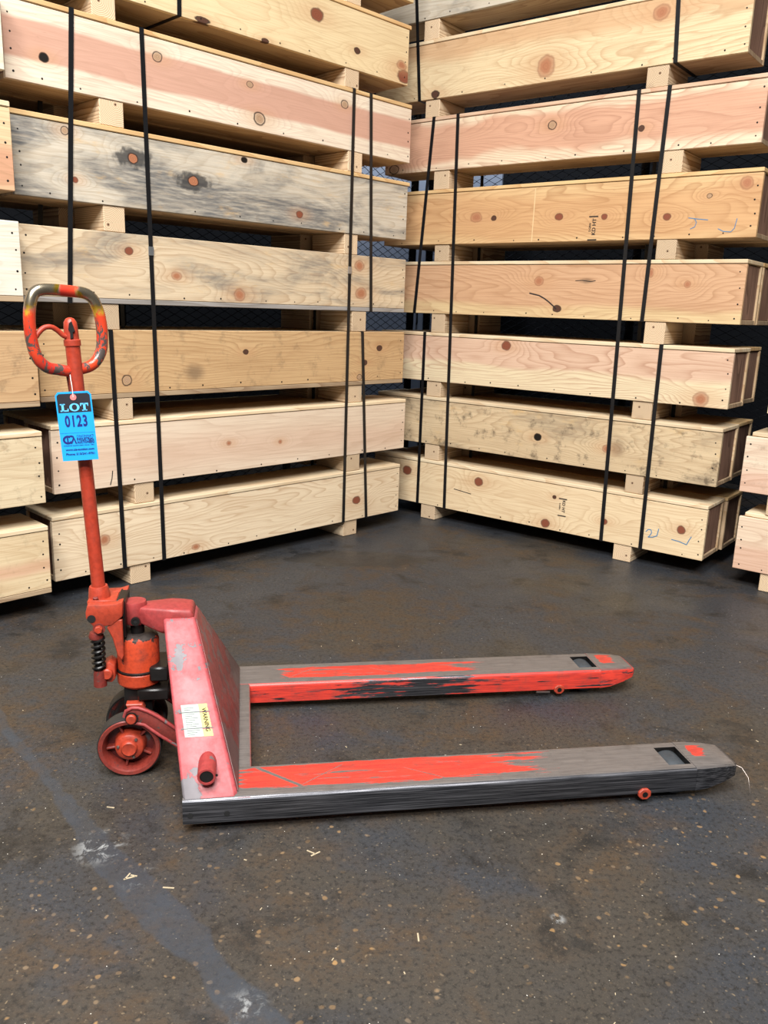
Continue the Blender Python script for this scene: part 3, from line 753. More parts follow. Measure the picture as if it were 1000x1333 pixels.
def fork_material(name, top, side_red, tip=False, side_hi=None):
    """fork: worn steel with red paint left in a patch (x0,x1,y0,y1) of the top and on the sides (side_red 0..1)"""
    q = NT(name); X, Y, Z = q.xyz()
    geo = q.n('ShaderNodeNewGeometry'); sp = q.n('ShaderNodeSeparateXYZ')
    q.t.links.new(geo.outputs['True Normal'], sp.inputs[0]); nz = sp.outputs[2]
    istop = q.step(nz, 0.80, 0.97)
    st = q.noise(q.vec(q.mul(X, 6), q.mul(Y, 80), q.mul(Z, 130)), 1, 6, 0.70, 0.4)
    blot = q.noise(q.vec(q.mul(X, 5), q.mul(Y, 20), q.mul(Z, 34)), 1, 5, 0.65, 0.5)
    x0, x1, y0, y1 = top
    hx_ = (x1 - x0) * .5
    reg = q.mul(q.mul(q.step(X, x0 - .06 * min(1, hx_ * 8), x0 + .05 * min(1, hx_ * 8)), q.step(X, x1 + min(.18, hx_), x1 - min(.22, hx_))), q.mul(q.step(Y, y0 - .02, y0 + .014), q.step(Y, y1 + .014, y1 - .008)))
    # long scratches
    sc = None
    for (cx, cy, ax, ay, wd) in ((0.075, 0.075, 0.75, -0.66, .006), (0.17, 0.07, 0.80, .6, .0016), (0.42, 0.05, .85, -.52, .0014)):
        d = q.math('ABSOLUTE', q.add(q.mul(q.sub(X, cx), ay), q.mul(q.sub(Y, cy), -ax)))
        k = q.mul(q.step(q.add(d, q.mul(q.sub(st, .5), .004)), wd, wd * .5), q.step(q.math('ABSOLUTE', q.sub(X, cx)), .06, .045))
        sc = k if sc is None else q.math('MAXIMUM', sc, k)
    ptop = q.mul(q.step(q.add(q.mul(st, 0.75), q.add(q.mul(blot, 0.55), q.mul(reg, 0.40))), 0.925, 0.965), q.sub(1.0, sc))
    gl_ = q.mul(q.step(X, .22, .42), q.step(X, .80, .60, 0.0, 0.09))
    pside = q.step(q.add(q.mul(st, 0.5), q.mul(blot, 0.4)), q.add(0.72 - 0.45 * side_red, gl_), q.add(0.75 - 0.45 * side_red, gl_))
    paint = q.add(q.mul(istop, ptop), q.mul(q.sub(1.0, istop), pside))
    if side_hi is not None:
        paint = q.mul(paint, 1.0)
    n3 = q.noise(q.vec(q.mul(X, 14), q.mul(Y, 200), q.mul(Z, 200)), 1, 4, 0.6)
    n4 = q.noise(q.obj(), 25, 5, 0.65)
    steel = q.mix(n3, srgb(74, 70, 69), srgb(140, 133, 129))
    steel = q.mix(q.step(n4, 0.5, 0.75, 0, .32), steel, srgb(70, 60, 54))
    steel = q.mix(istop, q.mix(q.step(q.noise(q.vec(q.mul(X, 5), q.mul(Y, 300), q.mul(Z, 420)), 1, 4, .65), .38, .70), srgb(46, 47, 51), srgb(122, 122, 127)), steel)
    red = q.mix(q.step(n3, .35, .7), srgb(200, 58, 44), srgb(160, 46, 40))
    red = q.mix(q.step(n4, .48, .72, 0, .45), red, srgb(92, 60, 52))
    q.bump(q.add(q.mul(paint, .6), q.mul(n3, .3)), 0.3, 0.0006)
    return q.out(q.mix(paint, steel, red), q.add(0.34, q.mul(n4, 0.16)), q.mul(q.sub(1.0, paint), q.step(istop, 0.0, 1.0, 0.85, 0.4)))

M['fork_near'] = fork_material('fork_paint_near', (-.02, .72, .026, .120), 0.04)
M['fork_far'] = fork_material('fork_paint_far', (.10, .72, .030, .100), 0.76)
M['toe_near'] = fork_material('fork_toe_near', (1.085, 1.13, .055, .105), 0.10)
M['toe_far'] = fork_material('fork_toe_far', (1.085, 1.14, .045, .110), 0.80)
M['frame'] = chipped('frame_pink_red_paint', PINK_RED, 0.15, 26, (1, 1, 1), srgb(118, 112, 116), 0.30, 0.42, [(-.15, .20, .33, .055, .22), (-.105, .02, .125, .04, .25), (-.13, 0, .08, .06, .3)], 0.1)
M['frame_front'] = chipped('frame_front_paint', srgb(124, 58, 56), 0.24, 20, (2.5, 1, .7), srgb(120, 92, 90), 0.40, 0.36, [(-.01, 0.05, .1, .16, .3), (-.01, .62, .1, .16, .3)], 0.2)
M['orange'] = chipped('orange_red_paint', ORANGE, 0.10, 40, (1, 1, 1), srgb(70, 62, 58), 0.5)
M['handle'] = chipped('handle_paint', srgb(170, 58, 37), 0.12, 30, (2, 2, .5), srgb(80, 70, 66), 0.30, 0.33)
M['pump'] = chipped('pump_paint', srgb(184, 64, 34), 0.13, 34, (1, 1, 1), srgb(70, 62, 58), 0.7, 0.35, [(0, 0, .345, .065, .5)])
M['crim'] = chipped('crimson_paint', CRIM, 0.13, 30, (1, 1, 1), srgb(128, 120, 120), 0.25)
M['wheelred'] = chipped('wheel_paint', srgb(124, 46, 37), 0.12, 42, (1, 1, 1), srgb(80, 70, 68), 0.5)
M['greasy'] = plain('greasy_dark_steel', srgb(30, 28, 27), 0.35, 0.3, 0.35, 40)
M['wheeldisc'] = chipped('wheel_disc_paint', srgb(88, 32, 31), 0.2, 36, (1, 1, 1), srgb(92, 84, 84), 0.6)
M['rubber'] = plain('dark_tread', srgb(38, 36, 35), 0.6, 0, 0.3, 40)
M['bolt'] = plain('worn_bolt_steel', srgb(130, 120, 114), 0.35, 0.8)
M['black'] = plain('black_void', (0.004, 0.004, 0.004, 1), 0.9)
M['roller'] = plain('scuffed_roller', srgb(58, 63, 68), 0.6, 0.0, 0.3, 60)
M['brown_rod'] = chipped('dull_red_rod', srgb(118, 45, 38), .15, 60)
def loop_material():
    q = NT('loop_paint_worn'); X, Y, Z = q.xyz()
    n = q.noise(q.vscale((1, 1, .6)), 46, 6, 0.68, 0.5); nf = q.noise(q.obj(), 14, 3)
    topz = q.add(Z, q.mul(q.sub(nf, .5), .05))
    rx = q.math('ABSOLUTE', q.sub(X, -.374))
    bare = q.step(topz, 1.088, 1.112)
    keep = q.mul(q.step(q.add(rx, q.mul(q.sub(n, .5), .02)), .020, .012), q.step(Z, 1.12, 1.125))
    bare = q.mul(bare, q.sub(1.0, keep))
    halo = q.mul(q.mul(q.step(topz, 1.078, 1.090), q.step(topz, 1.118, 1.104)), 1.0)
    halo2 = q.mul(q.mul(q.step(q.add(rx, q.mul(q.sub(n, .5), .02)), .032, .024), q.step(Z, 1.12, 1.125)), q.sub(1.0, keep))
    halo = q.math('MAXIMUM', halo, halo2)
    chip = q.mul(q.step(n, .525, .55), q.step(topz, 1.10, 1.06))
    c = q.mix(q.step(nf, .35, .7), srgb(200, 66, 38), srgb(180, 46, 36))
    c = q.mix(chip, c, srgb(78, 70, 66))
    c = q.mix(bare, c, q.mix(n, srgb(128, 116, 96), srgb(168, 158, 138)))
    c = q.mix(q.mul(halo, q.step(n, .44, .54)), c, srgb(176, 142, 44))
    q.bump(q.mul(chip, -1.0), .3, .0006)
    return q.out(c, 0.27, q.mul(bare, .85))
M['loop'] = loop_material()

# ------------------------------------------------------------------ pallet jack: geometry (X along forks, Y away from camera, Z up)
JACK = empty('pallet_jack', (-0.2802, 1.6015, 0), (0, 0, math.radians(9.81)))
tag(JACK, 'worn red hand pallet jack with two long forks standing on the floor', 'pallet jack')
W_, FW = 0.690, 0.133
ZF, ZU = 0.083, 0.026

def fork(y0, mat, toe_mat, near):
    """pressed channel fork with a roller window and a tapered toe"""
    r = 0.011
    arc = [(r - r * math.cos(a), ZF - r + r * math.sin(a)) for a in (0, PI / 8, PI / 4, 3 * PI / 8, PI / 2)]
    prof = [(0.0, ZU), (0.0, ZU + .02)] + arc + [(.024, ZF), (.104, ZF)] + [(FW - y, z) for (y, z) in arc[::-1]] + [(FW, ZU + .02), (FW, ZU), (FW - .006, ZU), (FW - .006, ZF - .012), (.006, ZF - .012), (.006, ZU)]
    n = len(prof); xs = [-.134, 0.0, .25, .5, .75, 1.005, 1.062, 1.066]
    iw = prof.index((.024, ZF))
    verts, faces = [], []
    for x in xs:
        for (y, z) in prof: verts.append((x, y, z))
    inner = [k for k in range(n) if prof[k] == (FW - .006, ZF - .012)][0]
    for i in range(len(xs) - 1):
        for k in range(n):
            if xs[i] == 1.005 and (k == iw or k == inner): continue
            k2 = (k + 1) % n
            faces.append((i * n + k, i * n + k2, (i + 1) * n + k2, (i + 1) * n + k))
    faces.append(tuple(range(n))); faces.append(tuple((len(xs) - 1) * n + k for k in range(n))[::-1])
    mb = MB().poly(verts, faces)
    # lips of the window
    wx0, wx1, wy0, wy1 = 1.005, 1.062, .024, .104
    f = mb.build('fork', mat, JACK, 35, loc=(0, y0, 0))
    for (a, b, c, d) in ((wx0 - .002, wx0, wy0 - .002, wy1 + .002), (wx1, wx1 + .002, wy0 - .002, wy1 + .002), (wx0, wx1, wy0 - .002, wy0), (wx0, wx1, wy1, wy1 + .002)):
        MB().box(a, b, c, d, ZF - .026, ZF - .0006).build('window_lip', M['greasy'], f)
    # toe
    st = [(1.066, -.0012, FW + .0012, ZU - .001, ZF + .0008), (1.100, .001, FW - .001, ZU + .002, ZF), (1.145, .006, FW - .006, .040, ZF - .002), (1.176, .014, FW - .012, .050, ZF - .006), (1.187, .028, FW - .026, .056, ZF - .012)]
    tv, tf = [], []
    for (x, ya, yb, za, zb) in st:
        rr = min(.010, (zb - za) * .35)
        ring = [(x, ya, za), (x, ya, zb - rr), (x, ya + rr * .3, zb - rr * .3), (x, ya + rr, zb), (x, yb - rr, zb), (x, yb - rr * .3, zb - rr * .3), (x, yb, zb - rr), (x, yb, za)]
        tv += ring
    m = 8
    for i in range(len(st) - 1):
        for k in range(m): tf.append((i * m + k, i * m + (k + 1) % m, (i + 1) * m + (k + 1) % m, (i + 1) * m + k))
    tf.append(tuple(range(m))); tf.append(tuple((len(st) - 1) * m + k for k in range(m))[::-1])
    MB().poly(tv, tf).build('fork_toe', toe_mat, f, 40)
    # load roller in the window
    lr = MB().lathe([(0.0, -.037), (.0365, -.037), (.0395, -.033), (.0395, .033), (.0365, .037), (0.0, .037)], 32, T(1.034, .064, .0397) @ AX_Y)
    lr.build('load_roller', M['roller'], f, 40)
    # axle lugs showing under the side
    for yy in ((-.006, .004), (FW - .004, FW + .006)):
        hx = [(0.935 + .017 * math.cos(PI / 8 + a * PI / 4), .027 + .015 * math.sin(PI / 8 + a * PI / 4)) for a in range(8)]
        lug = MB().prism(hx, yy[0], yy[1], 'y', .002).build('axle_lug', M['orange'], f)
        yb_ = yy[0] if yy[0] < 0.05 else yy[1]
        MB().lathe([(0, 0), (.0068, 0), (.0068, .0016), (0, .0016)], 14, T(.935, yb_ + (.0005 if yb_ < .05 else .001), .027) @ AX_Y).build('axle_end', M['greasy'], f, 40)
    MB().box(.93, .938, .008, FW - .008, .0225, .0305).build('axle_bar', M['greasy'], f)
    if near:
        for hx_, hz_ in ((-.118, .047), (-.040, .047)):
            MB().lathe([(0, 0), (.0062, 0), (.0062, .0016), (0, .0016)], 14, T(hx_, -.0002, hz_) @ AX_Y).build('bolt_hole', M['black'], f, 40)
    else:
        MB().tube([(.905, -.003, .020), (.86, -.012, .026)], .003, 6).build('bent_pin', M['bolt'], f, 40)
    return f
fork(0.0, M['fork_near'], M['toe_near'], True)
fork(W_ - FW, M['fork_far'], M['toe_far'], False)
# a fine stray strand caught on the near toe
MB().tube([(1.186, .03, .068), (1.196, .02, .066), (1.203, .0, .05), (1.200, -.02, .02), (1.200, -.022, .003)], .0007, 5).build('stray_strand', M['bolt'], JACK, 40)

# head frame: sloping side panels, front plate, cross member
def quad_plate(p, thick, name, mat, parent, bev=.002):
    a, b, c, d = [Vector(x) for x in p]
    nrm = (b - a).cross(d - a).normalized() * thick
    return MB().hull([a, b, c, d, a + nrm, b + nrm, c + nrm, d + nrm], bev, 2).build(name, mat, parent, 40)
HB = MB()
tops = [(-.192, .292, .386), (-.118, .300, .388), (-.118, .390, .388), (-.192, .398, .386)]
HB.hull([(-.134, .004, .080), (-.016, .004, .080), (-.016, W_ - .004, .080), (-.134, W_ - .004, .080)] + tops, .007, 3)
head = HB.build('head_frame', M['frame'], JACK, 40)
quad_plate([(-.0145, .022, .086), (-.0145, W_ - .022, .086), (-.1135, .386, .381), (-.1135, .304, .381)], -.0022, 'front_plate', M['frame_front'], head, .0008)
MB().box(-.020, .014, .003, W_ - .003, .030, ZF - .0012, .004, seg=2).build('cross_member', M['fork_far'], head, 40)
MB().box(-.134, -.02, .02, W_ - .02, .04, .078, .003).build('base_plate', M['greasy'], head)
# lifting arm from the top of the frame to the ram cap
MB().hull([(-.118, .300, .385), (-.118, .390, .385), (-.125, .306, .404), (-.125, .384, .404), (-.172, .30, .408), (-.172, .39, .408), (-.255, .322, .408), (-.255, .368, .408),
           (-.192, .296, .346), (-.192, .394, .346), (-.250, .322, .366), (-.250, .368, .366), (-.130, .31, .36), (-.130, .38, .36)], .006, 3).build('lifting_arm', M['crim'], head, 40)
cap = MB().lathe([(0, .362), (.024, .362), (.0265, .366), (.0285, .412), (.0265, .418), (0, .419)], 28, T(-.262, .345, 0)).build('ram_cap', M['crim'], JACK, 40)
MB().lathe([(0, 0), (.0105, 0), (.0105, .006), (.006, .0062), (.006, .004), (0, .004)], 16, T(-.258, .317, .376) @ AX_Y).build('cap_screw', M['greasy'], cap, 40)
MB().lathe([(0, 0), (.0055, 0), (.0055, .0004), (0, .0004)], 12, T(-.258, .3128, .376) @ AX_Y).build('screw_socket', M['black'], cap, 40)
# pivot tube sticking out of the near side panel
stub = MB().lathe([(0, -.05), (.020, -.05), (.020, .046), (.019, .05), (.0148, .05), (.0148, .044), (0, .044)], 24, T(-.082, .052, .136) @ AX_Y).build('pivot_tube', M['crim'], JACK, 40)
MB().lathe([(0, 0), (.0146, 0), (.0146, .003), (0, .004)], 20, T(-.082, .0078, .136) @ AX_Y).build('pivot_pin_end', M['greasy'], stub, 40)
MB().lathe([(0, 0), (.0027, 0), (.0027, .003), (0, .003)], 8, T(-.0605, .0045, .139) @ AX_Y).build('retaining_pin', M['greasy'], stub, 40)
# warning label stuck on the sloping side panel
pa, pb, pc, pd = Vector((-.134, .004, .08)), Vector((-.016, .004, .08)), Vector((-.118, .300, .388)), Vector((-.192, .292, .386))
def on_panel(s, t, out):
    lo = pa.lerp(pb, s); hi = pd.lerp(pc, s); v = lo.lerp(hi, t)
    nn_ = (pb - pa).cross(pd - pa).normalized()
    if nn_.y > 0: nn_ = -nn_
    return v + nn_ * out
def panel_quad(mb, s0, s1, t0, t1, out):
    v = [on_panel(s0, t0, out), on_panel(s1, t0, out), on_panel(s1, t1, out), on_panel(s0, t1, out)]
    w = [on_panel(s0, t0, out - .0006), on_panel(s1, t0, out - .0006), on_panel(s1, t1, out - .0006), on_panel(s0, t1, out - .0006)]
    mb.poly(v + w, [(0, 1, 2, 3), (7, 6, 5, 4), (0, 4, 5, 1), (1, 5, 6, 2), (2, 6, 7, 3), (3, 7, 4, 0)])
mb = MB(); panel_quad(mb, .20, .60, .325, .50, .0014)
lab = mb.build('warning_label', plain('label_paper_worn', srgb(164, 174, 164), .5, 0, .25, 60), JACK)
mb = MB()
for a, b in ((.325, .362), (.372, .452), (.462, .50)): panel_quad(mb, .605, .80, a, b, .0015)
mb.build('label_yellow_strip', plain('label_yellow', srgb(214, 196, 92), .5, 0, .12, 60), lab)
mb = MB()
for k in range(14): panel_quad(mb, .26, .24 + .06 * (3 + (k * 7) % 3), .335 + k * .0112, .3375 + k * .0112, .0018)
for t_ in (.368, .456): panel_quad(mb, .14, .84, t_, t_ + .004, .0019)
mb.build('label_small_print', plain('label_ink', srgb(92, 96, 96), .6), lab)
wt = text_mesh('WARNING', .0125, .9, .0004)
for v in wt.vertices:
    x, y = v.co.x, v.co.y
    p_ = on_panel(.705 + y / .095, .413 - x / .43, .0020); v.co = p_
wt.materials.append(M['ink']); wo = bpy.data.objects.new('label_lettering', wt); col.objects.link(wo); wo.parent = lab

# hydraulic pump
px, py = -.258, .345
pump = MB().lathe([(0, .206), (.047, .206), (.052, .212), (.0535, .240), (.0505, .244), (.0505, .318), (.047, .330), (.036, .337), (0, .338)], 36).build('pump_body', M['pump'], JACK, 35, loc=(px, py, 0))
MB().lathe([(0, .334), (.017, .334), (.017, .366), (0, .366)], 20).build('ram', M['greasy'], pump, 40)
MB().lathe([(.0507, .243), (.0545, .2445), (.0545, .2475), (.0507, .249)], 36).build('flange_ring', M['greasy'], pump, 40)
MB().box(-.034, .034, -.034, .034, .135, .206, .005, seg=2).box(.03, .075, -.05, .05, .225, .262, .004).box(.0, .075, -.05, .05, .175, .205, .004).build('pump_base', M['greasy'], pump, 40)
MB().prism([(-.028, .172), (.012, .172), (.018, .156), (-.02, .150)], -.058, -.034, 'y', .002).build('base_rib', M['orange'], pump)
MB().lathe([(0, 0), (.005, 0), (.005, .005), (0, .007)], 10, T(.004, -.034, .190) @ AX_Y).build('grease_nipple', M['crim'], pump, 40)
# plunger side: boss, spring, piston
boss = MB().lathe([(0, -.02), (.013, -.02), (.0135, .018), (.011, .021), (0, .021)], 18, T(-.068, -.038, .252) @ AX_Y)
boss.prism([(-.082, .250), (-.072, .228), (-.058, .226), (-.050, .236), (-.050, .270), (-.062, .280), (-.078, .272)], -.046, .0, 'y', .003, seg=2)
boss.build('plunger_boss', M['orange'], pump, 40)
MB().tube([(-.0845, -.050, .222), (-.0845, -.050, .262)], [.0155, .0145], 18).build('piston_housing', M['brown_rod'], pump, 40)
hel = []
turns, z0_, z1_ = 6.2, .262, .346
for k in range(int(turns * 14) + 1):
    a = 2 * PI * k / 14
    hel.append((-.0855 + .0135 * math.cos(a), -.050 + .0135 * math.sin(a), z0_ + (z1_ - z0_) * k / (turns * 14)))
MB().tube(hel, .0038, 7).build('return_spring', M['greasy'], pump, 50)
MB().tube([(-.0855, -.05, .255), (-.0875, -.05, .352)], .0085, 12).build('piston_rod', M['greasy'], pump, 40)
MB().lathe([(0, .344), (.016, .344), (.0175, .350), (.014, .360), (0, .362)], 18, T(-.0885, -.050, 0)).build('spring_cap', M['brown_rod'], pump, 40)
# side plate carrying the handle yoke
for ys in (-.060, .050):
    MB().prism([(-.048, .392), (-.062, .372), (-.050, .345), (-.040, .300), (-.030, .288), (-.026, .30), (-.026, .392)], ys, ys + .010, 'y', .002).build('side_plate', M['orange'], pump)

# handle yoke with pins
hx = -.341
yoke = MB()
yoke.prism([(-.366, .398), (-.366, .412), (-.361, .431), (-.322, .431), (-.300, .432), (-.281, .438), (-.283, .40), (-.308, .379), (-.348, .374)], .283, .312, 'y', .003, seg=2)
yoke.prism([(-.366, .398), (-.366, .412), (-.361, .431), (-.322, .431), (-.300, .432), (-.281, .438), (-.283, .40), (-.308, .379), (-.348, .374)], .378, .407, 'y', .003, seg=2)
yoke.box(-.366, -.300, .312, .378, .405, .431, .002)
yoke = yoke.build('handle_yoke', M['orange'], JACK, 40)
MB().box(-.300, -.279, .300, .39, .340, .434, .003).build('yoke_channel', M['greasy'], yoke)
MB().lathe([(.0075, 0), (.0095, 0), (.0095, .0012), (.0075, .0012)], 18, T(-.353, .2828, .397) @ AX_Y).build('pivot_pin_ring', M['black'], yoke, 40)
MB().lathe([(0, 0), (.0074, 0), (.0074, .001), (0, .001)], 18, T(-.353, .2828, .397) @ AX_Y).build('pivot_pin', M['orange'], yoke, 40)
hexa = [(-.337 + .0098 * math.cos(a * PI / 3 + .3), .372 + .0098 * math.sin(a * PI / 3 + .3)) for a in range(6)]
MB().prism(hexa, .271, .284, 'y', .0015).build('hex_bolt', M['orange'], yoke)
MB().lathe([(0, 0), (.014, 0), (.014, .003), (0, .003)], 18, T(-.337, .2835, .372) @ AX_Y).build('washer', M['brown_rod'], yoke, 40)
# socket, shaft, collar, loop, lever
LEAN = -.051
def ax(z): return (-.344 + LEAN * (z - .45), .345, z)
MB().tube([ax(.408), ax(.428), ax(.452), ax(.458)], [.0275, .0262, .0228, .0208], 22).build('handle_socket', M['handle'], JACK, 40)
MB().tube([(-.353, .3195, .436), (-.348, .3195, .434), (-.342, .3195, .436)], .004, 8).build('socket_dent', M['brown_rod'], JACK, 40)
shaft = MB().tube([ax(.45), ax(.6), ax(.75), ax(.9), ax(1.03), ax(1.060), ax(1.073), ax(1.0805), ax(1.083)], [.0158, .0158, .0158, .0158, .0158, .0152, .0138, .009, .003], 22).build('handle_shaft', M['handle'], JACK, 40)
MB().tube([ax(1.0205), ax(1.022), ax(1.034), ax(1.0355)], [.0165, .0182, .0182, .0165], 22).build('shaft_collar', M['handle'], shaft, 40)
cz = ax(1.033)
slot = [(-.379, 1.037), (-.373, 1.040), (-.3735, 1.052), (-.3695, 1.054), (-.3755, 1.075), (-.3805, 1.071), (-.3825, 1.057), (-.379, 1.052)]
MB().prism([(x + .0055, z) for x, z in slot], .3270, .3345, 'y').build('lever_slot', M['black'], shaft)
MB().tube([(-.388 + 0, .349, .97), (-.362, .349, .72), (-.352, .349, .47)], .0052, 8).build('control_rod', M['brown_rod'], JACK, 40)
LOOP = [(-0.379, 0.344, 0.965), (-0.405, 0.326, 0.97), (-0.424, 0.312, 0.976), (-0.440, 0.301, 0.997), (-0.448, 0.298, 1.033), (-0.45, 0.298, 1.073), (-0.447, 0.301, 1.108), (-0.440, 0.307, 1.131), (-0.426, 0.317, 1.140), (-0.401, 0.335, 1.141), (-0.371, 0.355, 1.139), (-0.347, 0.372, 1.136), (-0.332, 0.382, 1.125), (-0.324, 0.387, 1.106), (-0.319, 0.39, 1.086), (-0.316, 0.391, 1.053), (-0.318, 0.388, 1.015), (-0.328, 0.38, 0.99), (-0.342, 0.37, 0.976), (-0.363, 0.355, 0.969)]
def smooth_closed(pts, sub=4):
    out = []; n = len(pts); V = [Vector(p) for p in pts]
    for i in range(n):
        p0, p1, p2, p3 = V[i - 1], V[i], V[(i + 1) % n], V[(i + 2) % n]
        for s in range(sub):
            t = s / sub
            out.append(0.5 * ((2 * p1) + (p2 - p0) * t + (2 * p0 - 5 * p1 + 4 * p2 - p3) * t * t + (3 * p1 - p0 - 3 * p2 + p3) * t ** 3))
    return out
MB().tube(smooth_closed(LOOP), .0128, 18, closed=True).build('handle_loop', M['loop'], JACK, 60)
lev = [(-.375, .340, 1.041), (-.388, .334, 1.043), (-.399, .328, 1.054), (-.411, .320, 1.062), (-.424, .312, 1.060), (-.434, .305, 1.050), (-.440, .302, 1.040)]
def smooth_open(pts, sub=4):
    V = [Vector(p) for p in pts]; out = []
    for i in range(len(V) - 1):
        p0 = V[max(i - 1, 0)]; p1 = V[i]; p2 = V[i + 1]; p3 = V[min(i + 2, len(V) - 1)]
        for s in range(sub):
            t = s / sub
            out.append(0.5 * ((2 * p1) + (p2 - p0) * t + (2 * p0 - 5 * p1 + 4 * p2 - p3) * t * t + (3 * p1 - p0 - 3 * p2 + p3) * t ** 3))
    out.append(V[-1]); return out
MB().tube(smooth_open(lev), .0058, 10).build('release_lever', M['handle'], JACK, 50)

# steering wheels and link arms
def steer_wheel(y, face):
    w = MB().lathe([(.058, .004), (.064, .0), (.0735, .0015), (.075, .005), (.075, .045), (.072, .049), (.058, .049), (.056, .036), (.034, .034), (.030, .012), (.030, .036), (.054, .014), (.058, .004)][:9] + [(.056, .040), (.022, .034), (.022, .016), (.050, .016), (.0565, .008), (.058, .004)], 44, AX_Y)
    root = empty('steer_wheel', (-.276, y, .0755), (0, 0, 0 if face else PI)); root.parent = JACK
    # tread ring and red rim
    MB().lathe([(.0690, .003), (.0735, .0005), (.0755, .004), (.0755, .045), (.0742, .0480), (.066, .0480), (.066, .003)], 48, AX_Y).build('tread', M['rubber'], root, 40)
    MB().lathe([(.0545, .0120), (.0590, .0440), (.0625, .0505), (.0705, .0515), (.0728, .0490), (.0700, .0470), (.0690, .003), (.060, .003)], 48, AX_Y).build('rim', M['wheelred'], root, 40)
    MB().lathe([(.020, .008), (.0565, .006), (.0565, .014), (.034, .018), (.020, .022)], 40, AX_Y).build('wheel_disc', M['wheeldisc'], root, 40)
    for k in range(5):
        a = 2 * PI * k / 5 + .5
        MB().box(.028, .056, -.0028, .0028, -.034, -.014, .001, Matrix.Rotation(a, 4, 'Y') @ Matrix.Rotation(PI / 2, 4, 'X') @ Matrix.Rotation(PI, 4, 'X')).build('wheel_rib', M['wheelred'], root)
    hub = MB().lathe([(0, .014), (.0385, .016), (.0345, .040), (.0325, .0455), (.031, .047), (.020, .049), (.0185, .055), (.016, .057), (.0135, .056), (0, .0555)], 32, AX_Y).build('hub_cap', M['orange'], root, 40)
    for k in range(3):
        a = .9 + 2 * PI * k / 3
        MB().lathe([(0, .045), (.0042, .045), (.0042, .0485), (.003, .051), (0, .0515)], 10, T(.0262 * math.cos(a), 0, .0262 * math.sin(a)) @ AX_Y).build('hub_screw', M['bolt'], root, 40)
    return root
sw = steer_wheel(.300, True)
steer_wheel(.390, False)
MB().tube([(-.276, .30, .0755), (-.276, .39, .0755)], .012, 12).build('wheel_axle', M['greasy'], JACK, 40)
MB().box(-.292, -.258, .33, .36, .0755, .16, .004).build('axle_post', M['greasy'], JACK)
for y0, y1 in ((.236, .262), (.428, .454)):
    arm = MB().prism([(-.283, .160), (-.282, .172), (-.272, .182), (-.256, .183), (-.235, .176), (-.208, .160), (-.150, .112), (-.100, .075), (-.100, .042), (-.150, .070), (-.205, .112), (-.238, .140), (-.262, .146), (-.276, .148)], y0 + .006, y1, 'y', .003, seg=2)
    arm = arm.build('link_arm', M['brown_rod'], JACK, 40)
    up_ = [(-.283, .162), (-.278, .178), (-.264, .185), (-.250, .184), (-.228, .174), (-.205, .159), (-.150, .113), (-.100, .076)]
    dn_ = [(-.262, .146), (-.238, .140), (-.205, .112), (-.150, .070), (-.100, .042)]
    for pts in (up_, dn_):
        MB().tube([(x, y0 + .007, z) for x, z in pts], .0045, 8).build('arm_flange', M['crim'], arm, 50)
    MB().lathe([(0, 0), (.0118, 0), (.0118, .009), (.010, .011), (0, .011)], 20, T(-.266, y0 + .004, .160) @ AX_Y).build('link_pin', M['orange'], arm, 40)
    MB().lathe([(.0115, 0), (.0150, 0), (.0150, .003), (.0115, .003)], 20, T(-.266, y0 + .004, .160) @ AX_Y).build('link_pin_collar', M['greasy'], arm, 40)

# ------------------------------------------------------------------ lot tag on the handle
TAG = empty('lot_tag', (0, 0, 0))
tag(TAG, 'bright blue paper auction tag reading LOT 0123 hanging on the jack handle', 'tag')
JM = Matrix.Translation((-0.2802, 1.6015, 0)) @ Matrix.Rotation(math.radians(9.81), 4, 'Z')
TAG.matrix_world = JM @ Matrix.Translation((-.372, .3105, .9235)) @ Matrix.Rotation(math.radians(-4.0), 4, 'Y') @ Matrix.Rotation(math.radians(-2.0), 4, 'X')
BLUE = srgb(26, 156, 232); LBLUE = srgb(110, 190, 244); NAVY = srgb(26, 40, 104)
M['tag_blue'] = plain('tag_blue_card', BLUE, .45, 0, .04, 20)
M['tag_light'] = plain('tag_light_blue_print', srgb(96, 190, 240), .45, 0, .03, 20)
M['tag_black'] = plain('tag_black_print', srgb(34, 32, 40), .5)
M['tag_navy'] = plain('tag_navy_print', srgb(22, 34, 112), .5)
M['tag_red'] = plain('tag_reinforcement_ring', srgb(214, 120, 116), .6)
TW, TH, CH = .0385, .154, .0075
card = MB().prism([(-TW, -TH), (TW, -TH), (TW, -CH), (TW - CH * .8, 0), (-TW + CH * .8, 0), (-TW, -CH)], 0, .0007, 'y').build('card', M['tag_blue'], TAG)
i_ = .0032
MB().prism([(-TW + i_, -.046), (TW - i_, -.046), (TW - i_, -CH - .0012), (TW - CH * .8 - i_ * .6, -i_ * 1.3), (-TW + CH * .8 + i_ * .6, -i_ * 1.3), (-TW + i_, -CH - .0012)], -.0003, .0, 'y').build('header_panel', M['tag_black'], card)
MB().lathe([(.0026, -.0002), (.0068, -.0002), (.0068, .0012), (.0026, .0012)], 24, T(0, -.0002, -.0125) @ AX_Y).build('reinforcement_ring', M['tag_red'], card, 40)
MB().lathe([(0, 0), (.0026, 0), (.0026, .0009), (0, .0009)], 14, T(0, -.0002, -.0125) @ AX_Y).build('eyelet_hole', M['black'], card, 40)
def flat(verts, faces, name, mat, out=.0006):
    me = bpy.data.meshes.new(name); me.from_pydata([(x, -out, z) for x, z in verts], [], faces); me.materials.append(mat)
    o = bpy.data.objects.new(name, me); col.objects.link(o); o.parent = card; return o
